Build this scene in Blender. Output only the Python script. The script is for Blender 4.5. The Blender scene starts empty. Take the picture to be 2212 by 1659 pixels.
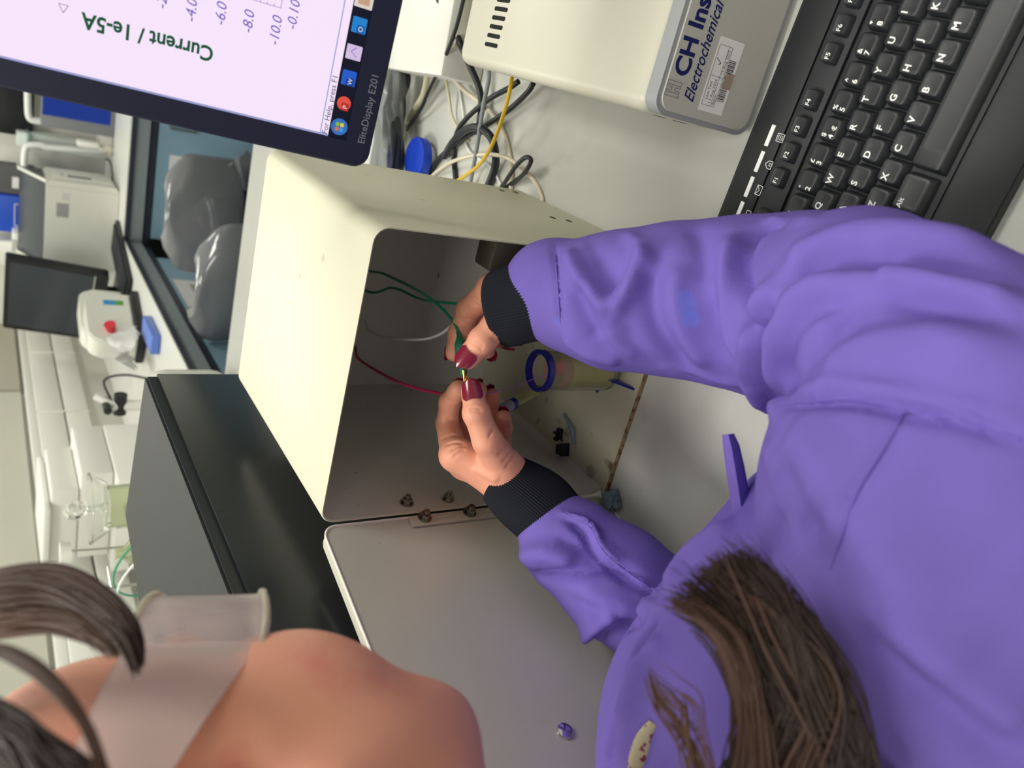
import bpy, bmesh, math, random
import numpy as np
from mathutils import Vector, Matrix, Euler
from mathutils.bvhtree import BVHTree

random.seed(4)
S = bpy.context.scene
COL = S.collection

# ------------------------------------------------------------------ camera
YAW, PITCH = math.radians(25.65), math.radians(34.85)
ROLL = math.radians(-0.13)
F_PX = 1672.5
CAM = Vector((0.3587, -0.4883, 0.5256))
FW = Vector((-math.sin(YAW) * math.cos(PITCH), math.cos(YAW) * math.cos(PITCH), -math.sin(PITCH)))
TR = Vector((math.cos(YAW), math.sin(YAW), 0))
TU = TR.cross(FW)
CR = (-TU) * math.cos(ROLL) + TR * math.sin(ROLL)      # the phone was held sideways: image right is down
CU = TU * math.sin(ROLL) + TR * math.cos(ROLL)
cd = bpy.data.cameras.new('camera')
cam = bpy.data.objects.new('camera', cd); COL.objects.link(cam)
cam.matrix_world = Matrix(((CR.x, CU.x, -FW.x, CAM.x), (CR.y, CU.y, -FW.y, CAM.y), (CR.z, CU.z, -FW.z, CAM.z), (0, 0, 0, 1)))
cd.sensor_width = 36.0; cd.lens = 36.0 * F_PX / 2212.0
cd.clip_start = 0.01; cd.clip_end = 50
cd.dof.use_dof = True; cd.dof.focus_distance = 0.66; cd.dof.aperture_fstop = 8.0
S.camera = cam

def pt(x, y, d):            # the point seen at photo pixel x, y at depth d
    return CAM + (CR * ((x - 1106) / F_PX) - CU * ((y - 829.5) / F_PX) + FW) * d
def ptz(x, y, z):           # ... on the level z
    r = CR * ((x - 1106) / F_PX) - CU * ((y - 829.5) / F_PX) + FW
    return CAM + r * ((z - CAM.z) / r.z)

# ------------------------------------------------------------------ light
S.view_settings.view_transform = 'Standard'
S.view_settings.look = 'None'
S.view_settings.gamma = 1.0
S.view_settings.use_curve_mapping = False
S.view_settings.exposure = 0.05
w = bpy.data.worlds.new('world'); S.world = w; w.use_nodes = True
w.node_tree.nodes['Background'].inputs[0].default_value = (0.85, 0.92, 1.0, 1)
w.node_tree.nodes['Background'].inputs[1].default_value = 0.22
CEIL = 1.75
LAMPS = [(-0.38, 0.02, 1.35), (0.95, 0.35, .95), (-0.75, 1.7, .6), (-0.75, 2.9, .95), (0.75, 2.75, .95), (-.75, -1.5, 1.0), (0.6, -1.5, .75)]
LP = 12.5
def lamp_light(x, y, k):
    l = bpy.data.lights.new('panel_light', 'AREA'); l.shape = 'RECTANGLE'; l.size = .58; l.size_y = .58
    l.energy = LP * k; l.color = (1.0, 0.985, 0.90)
    o = bpy.data.objects.new('panel_light', l); COL.objects.link(o); o.location = (x, y, CEIL - .035)
    return o

# ------------------------------------------------------------------ helpers
def lin(c):
    return tuple(((v / 255) / 12.92 if v / 255 <= .04045 else ((v / 255 + .055) / 1.055) ** 2.4) for v in c)
MATS = {}
def M(name, rgb, rough=.5, metal=0, spec=.5, var=0, vscale=30, bump=0, bscale=400, emit=0, trans=0, alpha=1,
      coat=0, sss=0, ior=1.45, spots=None, aniso=None):
    if name in MATS: return MATS[name]
    m = bpy.data.materials.new(name); m.use_nodes = True; MATS[name] = m
    nt = m.node_tree; N = nt.nodes; L = nt.links; b = N['Principled BSDF']
    c = lin(rgb) + (1,)
    b.inputs['Base Color'].default_value = c
    b.inputs['Roughness'].default_value = rough; b.inputs['Metallic'].default_value = metal
    b.inputs['Specular IOR Level'].default_value = spec; b.inputs['IOR'].default_value = ior
    b.inputs['Transmission Weight'].default_value = trans; b.inputs['Alpha'].default_value = alpha
    b.inputs['Coat Weight'].default_value = coat
    if sss:
        b.inputs['Subsurface Weight'].default_value = sss; b.inputs['Subsurface Scale'].default_value = .004
        b.inputs['Subsurface Radius'].default_value = (1, .35, .2)
    tc = N.new('ShaderNodeTexCoord')
    if emit:
        b.inputs['Emission Color'].default_value = c; b.inputs['Emission Strength'].default_value = emit
    n = N.new('ShaderNodeTexNoise'); n.inputs['Scale'].default_value = vscale; n.inputs['Detail'].default_value = 5
    L.new(tc.outputs['Object'], n.inputs['Vector'])
    mx = N.new('ShaderNodeMix'); mx.data_type = 'RGBA'
    k = max(var, .02)
    mx.inputs['A'].default_value = tuple(v * (1 - k) for v in c[:3]) + (1,)
    mx.inputs['B'].default_value = tuple(min(1, v * (1 + k)) for v in c[:3]) + (1,)
    L.new(n.outputs['Fac'], mx.inputs['Factor'])
    last = mx.outputs['Result']
    if spots:                                   # (colour, scale, threshold, softness)
        sc, ss, th, so = spots
        n2 = N.new('ShaderNodeTexNoise'); n2.inputs['Scale'].default_value = ss; n2.inputs['Detail'].default_value = 6
        L.new(tc.outputs['Object'], n2.inputs['Vector'])
        r = N.new('ShaderNodeMapRange'); r.inputs['From Min'].default_value = th; r.inputs['From Max'].default_value = th + so
        L.new(n2.outputs['Fac'], r.inputs['Value'])
        m2 = N.new('ShaderNodeMix'); m2.data_type = 'RGBA'; m2.inputs['B'].default_value = lin(sc) + (1,)
        L.new(last, m2.inputs['A']); L.new(r.outputs['Result'], m2.inputs['Factor']); last = m2.outputs['Result']
    if emit: b.inputs['Base Color'].default_value = (0, 0, 0, 1); b.inputs['Specular IOR Level'].default_value = .15
    else: L.new(last, b.inputs['Base Color'])
    if bump:
        n3 = N.new('ShaderNodeTexNoise'); n3.inputs['Scale'].default_value = bscale; n3.inputs['Detail'].default_value = 3
        L.new(tc.outputs['Object'], n3.inputs['Vector'])
        bp = N.new('ShaderNodeBump'); bp.inputs['Strength'].default_value = bump; bp.inputs['Distance'].default_value = .001
        L.new(n3.outputs['Fac'], bp.inputs['Height']); L.new(bp.outputs['Normal'], b.inputs['Normal'])
    return m

def finish(o, me, mat, parent, angle=35):
    if mat: me.materials.append(mat)
    for p in me.polygons: p.use_smooth = True
    me.set_sharp_from_angle(angle=math.radians(angle))
def obj(name, bm, mat=None, parent=None, angle=35):
    me = bpy.data.meshes.new(name)
    if isinstance(bm, tuple): me.from_pydata([tuple(v) for v in bm[0]], [], bm[1]); me.update()
    else:
        bmesh.ops.recalc_face_normals(bm, faces=bm.faces); bm.to_mesh(me); bm.free()
    o = bpy.data.objects.new(name, me); COL.objects.link(o)
    finish(o, me, mat, parent, angle)
    if parent: o.parent = parent
    return o
def tag(o, label=None, cat=None, group=None, kind=None):
    if label: o['label'] = label
    if cat: o['category'] = cat
    if group: o['group'] = group
    if kind: o['kind'] = kind
    return o
def thing(name, label, cat, loc=(0, 0, 0), rz=0, group=None, rot=None):
    o = bpy.data.objects.new(name, None); COL.objects.link(o); o.location = loc
    o.rotation_euler = rot if rot else (0, 0, rz); o.empty_display_size = .02
    return tag(o, label, cat, group)
def struct(name, bm, mat): return tag(obj(name, bm, mat), kind='structure')

def box(bm, x0, y0, z0, x1, y1, z1, r=0, seg=2, mat=None):
    t = bmesh.new()
    bmesh.ops.create_cube(t, size=1)
    for v in t.verts: v.co = Vector(((x0 + x1) / 2 + v.co.x * (x1 - x0), (y0 + y1) / 2 + v.co.y * (y1 - y0), (z0 + z1) / 2 + v.co.z * (z1 - z0)))
    if r: bmesh.ops.bevel(t, geom=list(t.edges), offset=r, segments=seg, profile=.5, affect='EDGES')
    if mat is not None: t.transform(mat)
    return join(bm, t)
def join(bm, t):
    me = bpy.data.meshes.new('t'); t.to_mesh(me); t.free(); bm.from_mesh(me); bpy.data.meshes.remove(me); return bm
def BM(): return bmesh.new()
def B(*a, **k): return box(bmesh.new(), *a, **k)
def frame_to(d):
    d = Vector(d).normalized(); return d.to_track_quat('Z', 'Y').to_matrix()
def cyl(bm, p0, p1, r0, r1=None, n=24, cap=True):
    p0 = Vector(p0); p1 = Vector(p1); r1 = r0 if r1 is None else r1; Q = frame_to(p1 - p0)
    a = [bm.verts.new(p0 + Q @ Vector((r0 * math.cos(t), r0 * math.sin(t), 0))) for t in [2 * math.pi * i / n for i in range(n)]]
    b = [bm.verts.new(p1 + Q @ Vector((r1 * math.cos(t), r1 * math.sin(t), 0))) for t in [2 * math.pi * i / n for i in range(n)]]
    for i in range(n): bm.faces.new((a[i], a[(i + 1) % n], b[(i + 1) % n], b[i]))
    if cap: bm.faces.new(a[::-1]); bm.faces.new(b)
    return bm
def lathe(bm, prof, n=32, mat=None):            # prof: (r, z) list about the z axis
    rings = []
    for r, z in prof:
        ring = []
        for i in range(n):
            t = 2 * math.pi * i / n; c = Vector((r * math.cos(t), r * math.sin(t), z))
            ring.append(bm.verts.new(mat @ c if mat is not None else c))
        rings.append(ring)
    for a, b in zip(rings, rings[1:]):
        for i in range(n): bm.faces.new((a[i], a[(i + 1) % n], b[(i + 1) % n], b[i]))
    return bm
def smooth_path(P, sub=8):
    P = [Vector(p) for p in P]
    if len(P) < 3: return P
    Q = [P[0] * 2 - P[1]] + P + [P[-1] * 2 - P[-2]]; out = []
    for i in range(1, len(Q) - 2):
        a, b, c, d = Q[i - 1:i + 3]
        for k in range(sub):
            t = k / sub
            out.append(.5 * ((2 * b) + (c - a) * t + (2 * a - 5 * b + 4 * c - d) * t * t + (3 * b - a - 3 * c + d) * t ** 3))
    out.append(P[-1]); return out
def tube(bm, P, r, n=10, sub=8, smooth=True, flat=1.0):
    P = smooth_path(P, sub) if smooth else [Vector(p) for p in P]
    rf = r if callable(r) else (lambda t: r)
    T = []
    for i in range(len(P)):
        a = P[max(i - 1, 0)]; b = P[min(i + 1, len(P) - 1)]; T.append((b - a).normalized() if (b - a).length > 1e-9 else Vector((0, 0, 1)))
    u = T[0].orthogonal().normalized(); rings = []
    for i, p in enumerate(P):
        u = (u - T[i] * u.dot(T[i])).normalized(); v = T[i].cross(u); rr = rf(i / (len(P) - 1))
        rings.append([bm.verts.new(p + u * rr * math.cos(2 * math.pi * k / n) + v * rr * flat * math.sin(2 * math.pi * k / n)) for k in range(n)])
    for a, b in zip(rings, rings[1:]):
        for i in range(n): bm.faces.new((a[i], a[(i + 1) % n], b[(i + 1) % n], b[i]))
    bm.faces.new(rings[0][::-1]); bm.faces.new(rings[-1]); return bm
def prism(bm, pts, f, d):                       # pts 2D, f maps (u, v, w) to a point, w from 0 to d
    a = [bm.verts.new(f(u, v, 0)) for u, v in pts]; b = [bm.verts.new(f(u, v, d)) for u, v in pts]; n = len(pts)
    for i in range(n): bm.faces.new((a[i], a[(i + 1) % n], b[(i + 1) % n], b[i]))
    bm.faces.new(a[::-1]); bm.faces.new(b); return bm
def rrect(x0, y0, x1, y1, r, n=6, corners=(1, 1, 1, 1)):
    out = []
    for k, (cx, cy, a) in enumerate([(x1 - r, y1 - r, 0), (x0 + r, y1 - r, 90), (x0 + r, y0 + r, 180), (x1 - r, y0 + r, 270)]):
        if corners[k]:
            out += [(cx + r * math.cos(math.radians(a + 90 * i / n)), cy + r * math.sin(math.radians(a + 90 * i / n))) for i in range(n + 1)]
        else: out.append(((x1, y1), (x0, y1), (x0, y0), (x1, y0))[k])
    return out
def copy_tree(o, parent=None):
    c = o.copy(); COL.objects.link(c)
    if parent: c.parent = parent
    for ch in list(o.children): copy_tree(ch, c)
    return c
_tc = {}
def text(s, size, mat, parent, f, name='lettering', bold=0, shear=0, depth=.0002, align='LEFT', sx=1, spacing=1, fit=None, upto=None):
    """lettering laid on a surface: f maps (u, v, w) to a point"""
    key = (s, size, bold, shear, depth, align, sx, spacing)
    if key not in _tc:
        c = bpy.data.curves.new('t', 'FONT'); c.body = s; c.size = size; c.offset = bold; c.shear = shear
        c.extrude = depth / 2; c.align_x = align; c.resolution_u = 3; c.space_character = spacing
        o = bpy.data.objects.new('t', c); COL.objects.link(o)
        dg = bpy.context.evaluated_depsgraph_get(); dg.update()
        me = bpy.data.meshes.new_from_object(o.evaluated_get(dg))
        bpy.data.objects.remove(o); bpy.data.curves.remove(c)
        _tc[key] = ([v.co.copy() for v in me.vertices], [tuple(p.vertices) for p in me.polygons]); bpy.data.meshes.remove(me)
    V, Fc = _tc[key]
    if fit:
        n_ = upto or len(s); w0 = max(v.x for v in V)
        sx = fit / w0
    me = bpy.data.meshes.new(name); me.from_pydata([tuple(f(v.x * sx, v.y, v.z + depth / 2)) for v in V], [], Fc); me.update()
    me.materials.append(mat)
    o = bpy.data.objects.new(name, me); COL.objects.link(o)
    if parent: o.parent = parent
    return o
V3 = lambda x, y, z: Vector((x, y, z))
# ================================================================== THE ROOM
wallm = M('wall_paint', (222, 222, 214), .7, var=.03, vscale=3)
XW0, XW1, YW0, YW1 = -1.38, 2.6, -2.6, 3.78
struct('floor', B(XW0 - .1, YW0 - .1, -1.0, XW1 + .1, YW1 + .1, -.9), M('lino', (104, 110, 114), .4, var=.1, vscale=60))
struct('ceiling', B(XW0 - .1, YW0 - .1, CEIL, XW1 + .1, YW1 + .1, CEIL + .1), M('ceiling_tile', (214, 214, 208), .9))
struct('wall_left', B(XW0 - .1, YW0, -.9, XW0, YW1, CEIL), wallm)
struct('wall_back', B(XW0, YW1, -.9, XW1, YW1 + .1, CEIL), wallm)
struct('wall_right', B(XW1, YW0, -.9, XW1 + .1, YW1, CEIL), wallm)
struct('wall_front', B(XW0, YW0 - .1, -.9, XW1, YW0, CEIL), wallm)
for i, (x, y, k) in enumerate(LAMPS):
    t = thing('ceiling_light', 'square white ceiling light panel', 'light', (x, y, CEIL), group='ceiling light panels')
    f = BM(); prism(f, rrect(-.31, -.31, .31, .31, .01), lambda u, v, w: V3(u, v, -.03 + w), .03)
    obj('light_frame', f, M('lamp_frame', (230, 230, 230), .4), t)
    obj('diffuser', B(-.29, -.29, -.033, .29, .29, -.0305), M('lamp_glow', (255, 252, 238), .4, emit=2.5), t)
    lamp_light(x, y, k)

lam = M('grey_laminate', (196, 197, 191), .33, spec=.45, var=.03, vscale=8, bump=.15, bscale=900, spots=((186, 182, 168), 14, .68, .1))
dark = M('dark_trim', (44, 49, 62), .4)
rail = M('grey_rail', (142, 152, 156), .45)
blue = M('pale_blue_door', (138, 172, 192), .4, var=.03, vscale=4)
steel = M('brushed_steel', (190, 190, 186), .28, metal=1)
whitep = M('white_plastic', (226, 226, 220), .38, spec=.5)
creamp = M('cream_plastic', (222, 219, 200), .4)
blackp = M('black_plastic', (28, 30, 34), .38)
t = thing('lab_worktop', 'pale grey laminate worktop carrying the metal cage, instrument and keyboard', 'worktop')
obj('top', B(XW0 + .001, -.27, -.03, 2.2, 1.36, 0, r=.004), lam, t)
obj('edge_band', B(-.66, 1.3602, -.028, 2.2, 1.366, -.002), dark, t)
obj('under_panel', B(XW0 + .001, .0, -.899, 2.2, 1.30, -.031), M('bench_panel', (120, 130, 134), .5), t)

def cupboard(name, label, axis, a0, a1, front, z0, z1, dep, handle):
    # axis 'x': front faces -y at y=front; axis 'y': front faces +x at x=front
    t = thing(name, label, 'cupboard', group='pale blue cupboards under the far worktop')
    P = (lambda u, v, w: V3(u, front + w, v)) if axis == 'x' else (lambda u, v, w: V3(front - w, u, v))
    m = BM(); prism(m, [(a0, z0), (a1, z0), (a1, z1), (a0, z1)], lambda u, v, w: P(u, v, w + .021), dep); obj('carcass', m, rail, t)
    d = BM(); prism(d, rrect(a0 + .004, z0 + .004, a1 - .004, z1 - .004, .003), P, .02)
    dd = obj('door', d, blue, t)
    h = BM(); hx, hz, hl, vert = handle
    if vert: pts = [P(hx, hz, 0), P(hx, hz, -.03), P(hx, hz - hl, -.03), P(hx, hz - hl, 0)]
    else: pts = [P(hx, hz, 0), P(hx, hz, -.03), P(hx + hl, hz, -.03), P(hx + hl, hz, 0)]
    tube(h, pts, .006, n=8, smooth=False); obj('handle', h, steel, dd)
    return t
def run_top(name, label, x0, y0, x1, y1, f0, f1, side):
    t = thing(name, label, 'worktop')
    obj('top', B(x0, y0, -.004, x1, y1, 0), M('white_laminate', (214, 215, 210), .35), t)
    obj('dark_edge', B(x0, y0, -.022, x1, y1, -.0045), dark, t)
    a, b = (.012, 0) if side == 'x' else (0, .012)
    obj('grey_rail', B(x0, y0 + a, -.075, x1 - b, y1, -.0225), rail, t)
    obj('dark_channel', B(x0, y0 + a * 2, -.105, x1 - b * 2, y1, -.0755), dark, t)
    return t
run_top('back_worktop', 'long pale worktop along the far wall with a dark front edge', XW0 + .001, 3.07, 2.3, YW1 - .001, 0, 0, 'x')
run_top('side_worktop', 'pale worktop along the left wall reaching to the far corner', XW0 + .001, 1.37, -.66, 3.069, 0, 0, 'y')
cw = [(-.66, -.10, 'pale blue cupboard door with a paper notice behind the grey chairs'), (-.094, .28, 'pale blue cupboard just visible under the edge of the lit screen'), (.284, .75, 'pale blue cupboard right of the one by the lit screen'), (.754, 1.3, 'pale blue cupboard farthest right under the back worktop')]
for a, b, l in cw: cupboard('base_cupboard', l, 'x', a, b, 3.10, -.78, -.106, .6, (-.17 if a < -.5 else a + .06, -.15, .10, True))
cs = [(2.19, 2.94, 'pale blue side cupboard with a notice sheet taped to its door'), (1.40, 2.186, 'pale blue side cupboard nearest the metal cage')]
for a, b, l in cs:
    cupboard('base_cupboard', l, 'y', a, b, -.69, -.78, -.106, .6, ((2.30 if a > 2 else 2.14), -.14, .10, True))
paper = M('paper', (232, 230, 230), .6)
inkm = M('black_ink', (30, 30, 34), .6)
t = thing('paper_notice', 'white notice sheet taped to the blue door behind the upper chair', 'notice')
obj('sheet', B(-.60, 3.0985, -.32, -.285, 3.0995, -.160), paper, t)
text('SESAME', .035, inkm, t, lambda u, v, w: V3(-.52 + u, 3.098 - w, -.25 + v), 'printed_words')
t = thing('paper_notice', 'white notice sheet stuck on the side cupboard door by its bar handle', 'notice')
obj('sheet', B(-.6893, 2.36, -.26, -.6885, 2.66, -.125), paper, t)
text('MICROWAVE', .032, inkm, t, lambda u, v, w: V3(-.688 + w, 2.42 + u, -.20 + v), 'printed_words')

# wall trunking along the left wall and wall panels above it
def wallp(x, y, X=XW0):
    r = CR * ((x - 1106) / F_PX) - CU * ((y - 829.5) / F_PX) + FW
    return CAM + r * ((X - CAM.x) / r.x)
t = thing('dado_trunking', 'white two-channel cable trunking along the left wall', 'trunking')
m = BM(); box(m, XW0 + .001, .4, .13, XW0 + .06, 3.775, .215, r=.006); box(m, XW0 + .001, .4, .22, XW0 + .06, 3.775, .315, r=.006)
obj('channel', m, whitep, t)
for y in (1.2, 2.1, 2.75, 3.35): obj('joint_cover', B(XW0 + .06, y, .128, XW0 + .064, y + .012, .317, r=.001), whitep, t)
m = BM(); box(m, XW0 + .001, .4, .3155, XW0 + .05, 3.775, .345, r=.004); obj('top_rail', m, whitep, t)
t = thing('pinboard', 'pale grey board on the left wall above the trunking with screw heads', 'board')
obj('panel', B(XW0 + .001, 1.0, .36, XW0 + .022, 3.02, 1.1), M('board_grey', (196, 194, 182), .7), t)
obj('wooden_edge', B(XW0 + .001, .985, .36, XW0 + .024, .999, 1.1), M('wood_edge', (150, 120, 84), .5, var=.2), t)
for y, z in ((2.72, .50), (1.42, .45)):
    m = BM(); cyl(m, (XW0 + .022, y, z), (XW0 + .024, y, z), .008, n=12); obj('screw_head', m, M('screw_brown', (120, 104, 80), .4), t)
t = tag(obj('wall_panel', B(XW0 + .001, 3.03, .36, XW0 + .03, 3.77, 1.1), M('panel_beige', (176, 172, 158), .6)), 'beige panel on the left wall in the far corner', 'panel')

# ================================================================== FAR BENCH EQUIPMENT
# shelf unit, analysers, bottles, monitor and screens
eq = M('equipment_white', (214, 215, 206), .4, var=.02)
eqd = M('equipment_grey', (182, 184, 176), .45)
darkglass = M('dark_screen', (52, 58, 66), .22)
def yp(x, y, Y):
    r = CR * ((x - 1106) / F_PX) - CU * ((y - 829.5) / F_PX) + FW
    return CAM + r * ((Y - CAM.y) / r.y)
def slab(name, label, cat, P0, P1, Y, dep, mat, r=.006, group=None):
    """a box whose front stands at distance Y, its front corners seen at P0 and P1"""
    a, b = yp(*P0, Y), yp(*P1, Y); x0, x1 = sorted((a.x, b.x)); z0, z1 = sorted((a.z, b.z)); z0 = max(z0, .001)
    t = thing(name, label, cat, ((x0 + x1) / 2, Y, z0), group=group); w_ = (x1 - x0) / 2
    obj('housing', B(-w_, 0, 0, w_, dep, z1 - z0, r=r), mat, t); return t, w_, z1 - z0
t = thing('analyser', 'large off-white bench analyser with a sloping dark window and printed label', 'lab analyser', (-.68, 3.24, 0))
m = BM(); prism(m, rrect(-.19, .002, .19, .275, .02), lambda u, v, w: V3(u, w, v), .25)
obj('housing', m, eq, t)
m = BM(); prism(m, [(.02, .276), (.25, .276), (.25, .36), (.20, .36)], lambda u, v, w: V3(-.18 + w, u, v), .36); obj('window_hood', m, darkglass, t)
m = BM(); prism(m, [(.0, .276), (.018, .276), (.195, .362), (.25, .362), (.25, .368), (.19, .368)], lambda u, v, w: V3(-.19 + w, u, v), .012); prism(m, [(.0, .276), (.018, .276), (.195, .362), (.25, .362), (.25, .368), (.19, .368)], lambda u, v, w: V3(.178 + w, u, v), .012); obj('hood_edge', m, eq, t)
obj('side_panel', B(.1905, .03, .02, .1945, .2, .25, r=.001), eq, t)
obj('slot', B(.195, .09, .10, .197, .11, .19, r=.0008), darkglass, t)
obj('grille', B(.195, .10, .205, .197, .14, .215, r=.0008), eqd, t)
lb = obj('label', B(.04, -.0008, .19, .10, -.0002, .235), M('label_grey', (150, 150, 150), .5), t)
obj('label_barcode', B(.115, -.0008, .19, .145, -.0002, .215), M('label_pale', (200, 200, 196), .5), t)
obj('front_seam', B(.165, -.0006, .01, .167, .0, .27), eqd, t)

t = thing('lab_monitor', 'black flat monitor standing on the side worktop, turned nearly edge-on', 'monitor', (-.965, 3.07, 0), math.radians(-30))
m = BM(); prism(m, rrect(-.22, .06, .22, .42, .012), lambda u, v, w: V3(u, -.02 + w + (v - .1) * .16, v), .035); obj('bezel', m, M('black_gloss', (26, 28, 33), .25), t)
m = BM(); prism(m, rrect(-.195, .115, .205, .405, .002), lambda u, v, w: V3(u, -.0215 + w + (v - .1) * .16, v), .001); obj('screen', m, darkglass, t)
m = BM(); prism(m, rrect(-.205, .108, .205, .113, .001), lambda u, v, w: V3(u, -.0225 + w + (v - .1) * .16, v), .001); obj('silver_line', m, eqd, t)
obj('logo', B(.03, -.026, .078, .06, -.0245, .088), eq, t)
obj('stand', B(-.05, .045, .002, .05, .07, .2, r=.005), blackp, t)
obj('base', B(-.13, -.05, .0, .13, .12, .012, r=.005), blackp, t)
ka_ = math.atan2(2.80 - 3.32, -.80 + .66)
t = thing('computer_keyboard', 'thin black keyboard lying on the corner of the side worktop', 'keyboard', (-.745, 2.99, 0), ka_)
obj('case', B(-.23, -.075, .001, .23, .075, .018, r=.005), blackp, t)
m = BM()
for r in range(5):
    for c in range(20): box(m, -.212 + c * .0213, -.066 + r * .027, .018, -.212 + c * .0213 + .018, -.066 + r * .027 + .022, .025)
tag(obj('keys', m, M('key_dark', (38, 41, 47), .5), t), kind='stuff')
m = BM(); lathe(m, [(.0001, .035), (.018, .033), (.028, .024), (.032, .01), (.03, .001), (.0001, .0005)], 24, Matrix.Translation((-.56, 3.36, 0)) @ Matrix.Scale(1.7, 4, (.6, 1, 0)))
tag(obj('computer_mouse', m, blackp), 'black mouse on the corner of the worktops beside the thin keyboard', 'mouse')
m = BM(); tube(m, [(-.53, 3.40, .008), (-.47, 3.45, .006), (-.44, 3.55, .006), (-.46, 3.7, .006)], .003); tag(obj('mouse_cable', m, blackp), 'thin dark cable behind the black mouse', 'cable')

def dispenser(x, y, rz, label, sticker, k=1.0):
    t = thing('reagent_station', label, 'lab device', (x, y, 0), rz)
    m = BM(); prism(m, rrect(-.13, .03, .13, .185, .05, corners=(1, 1, 0, 0)), lambda u, v, w: V3(u, -.045 + w, v), .09)
    bmesh.ops.bevel(m, geom=[e for e in m.edges if abs(e.verts[0].co.y - e.verts[1].co.y) < 1e-5], offset=.006, segments=2, affect='EDGES'); obj('housing', m, M('glossy_white', (224, 225, 216), .28), t)
    obj('base', B(-.14, -.06, 0, .14, .06, .03, r=.008), blackp, t)
    if sticker:
        obj('blue_sticker', B(.065, -.0462, .085, .090, -.0452, .125), M('sticker_blue', (60, 150, 205), .4), t)
        obj('green_sticker', B(.065, -.0462, .058, .090, -.0452, .084), M('sticker_green', (90, 160, 70), .4), t)
        m = BM(); cyl(m, (-.075, -.0455, .11), (-.075, -.078, .12), .014, .02); obj('red_stopper', m, M('red_rubber', (205, 50, 62), .4), t)
    return t
dispenser(-.90, 2.72, math.radians(68), 'rounded white bench device behind the stickered one', False)
dispenser(-.84, 2.52, math.radians(68), 'rounded white bench device with blue and green stickers and a red stopper', True)
m = BM(); R0_ = []
for i in range(7):
    row = []
    for j in range(7): row.append(m.verts.new((-.90 + .13 * i / 6 + .01 * math.sin(j * 2 + i), 2.24 + .12 * j / 6 + .012 * math.sin(i * 2.4), .012 + .13 * math.sin(math.pi * (.12 + .76 * i / 6)) * (.75 + .25 * math.sin(j * 1.9 + i * 1.1)))))
    R0_.append(row)
for a_, b_ in zip(R0_, R0_[1:]):
    for j in range(6): m.faces.new((a_[j], a_[j + 1], b_[j + 1], b_[j]))
bmesh.ops.solidify(m, geom=list(m.faces), thickness=.002)
tag(obj('plastic_sheet', m, M('film', (228, 228, 226), .3, trans=.3), angle=80), 'crumpled clear plastic sheet beside the stickered white device', 'plastic sheet')
tag(obj('sample_rack', B(-.79, 2.14, .001, -.72, 2.33, .03, r=.004), M('rack_blue', (90, 120, 200), .4)), 'low blue and white rack in front of the crumpled sheet', 'rack')
t = thing('clamp_head', 'black and white adjustable clamp with cables on the side worktop', 'clamp', (-.92, 2.02, 0))
m = BM(); cyl(m, (0, 0, .0), (0, 0, .15), .018); cyl(m, (0, 0, .15), (.02, .03, .2), .012); obj('post', m, whitep, t)
m = BM(); cyl(m, (-.03, 0, .13), (.04, 0, .13), .02); cyl(m, (0, -.04, .17), (0, .04, .17), .013); obj('knob', m, blackp, t)
m = BM(); tube(m, [(0, .02, .15), (.05, .08, .17), (.04, .15, .1), (.0, .2, .004)], .004); obj('cable', m, blackp, t)
pol = M('polystyrene', (226, 226, 220), .7, bump=.2, bscale=500)
bx = [(-1.10, 1.76, 0.0, .32, .34, .19, 'white foam box at the bottom of the stack by the dark computer'), (-1.09, 1.79, .191, .29, .29, .085, 'white foam box resting directly on the bottom box of the stack'), (-1.12, 1.77, .277, .25, .25, .07, 'white foam box just under the thin lid of the stack'), (-1.14, 1.76, .348, .22, .30, .018, 'thin white foam lid topping the stack of foam boxes')]
for x, y, z, a, b, h, l in bx:
    tag(obj('foam_box', B(x - a / 2, y - b / 2, z, x + a / 2, y + b / 2, z + h, r=.008), pol), l, 'box', 'stacked white foam boxes')
tag(obj('storage_tub', B(-.80, .72, 0, -.46, 1.34, .20, r=.05, seg=5), M('glossy_white', (224, 225, 216), .28)), 'smooth white tub with rounded edges right behind the dark computer', 'tub')
glass = M('clear_glass', (250, 252, 250), .02, trans=1, ior=1.3)
def glassy(name, label, cat, prof, loc, mat=glass):
    m = BM(); lathe(m, prof, 32); o = obj(name, m, mat); o.location = loc; return tag(o, label, cat)
glassy('glass_flask', 'small clear round flask standing in the glass dish', 'flask', [(.0001, -.032), (.012, -.032), (.006, -.02), (.006, .0), (.018, .008), (.022, .022), (.018, .036), (.006, .044), (.0001, .045)], (-.70, 1.10, .3245))
glassy('glass_jar', 'wide clear glass jar under the dark-rimmed dish', 'jar', [(.0001, 0), (.045, 0), (.048, .005), (.048, .085), (.045, .085), (.045, .008), (.0001, .006)], (-.70, 1.10, .2005), M('pale_green_glass', (236, 240, 220), .03, trans=.95, ior=1.25))
glassy('glass_dish', 'shallow clear glass dish balanced on the wide glass jar', 'glass dish', [(.0001, 0), (.055, 0), (.075, .03), (.078, .034), (.073, .034), (.053, .004), (.0001, .004)], (-.70, 1.10, .2865))
for i, (x, y, h, l) in enumerate([(-.70, .93, .09, 'tall clear glass bottle farthest back on the white tub'), (-.62, .90, .07, 'short clear glass bottle at the near edge of the white tub'), (-.655, .84, .08, 'clear glass bottle closest to the hair on the white tub')]):
    glassy('glass_bottle', l, 'bottle', [(.0001, 0), (.024, 0), (.026, .004), (.026, h * .7), (.012, h * .85), (.012, h), (.010, h), (.010, h * .85), (.0235, h * .68), (.0235, .006), (.0001, .004)], (x, y, .2005), M('pale_green_glass', (236, 240, 220), .03, trans=.95, ior=1.25))
t = thing('stopper_cap', 'white cap on a thin bent rod above the glassware', 'cap', (-.78, 1.06, .2005))
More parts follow.
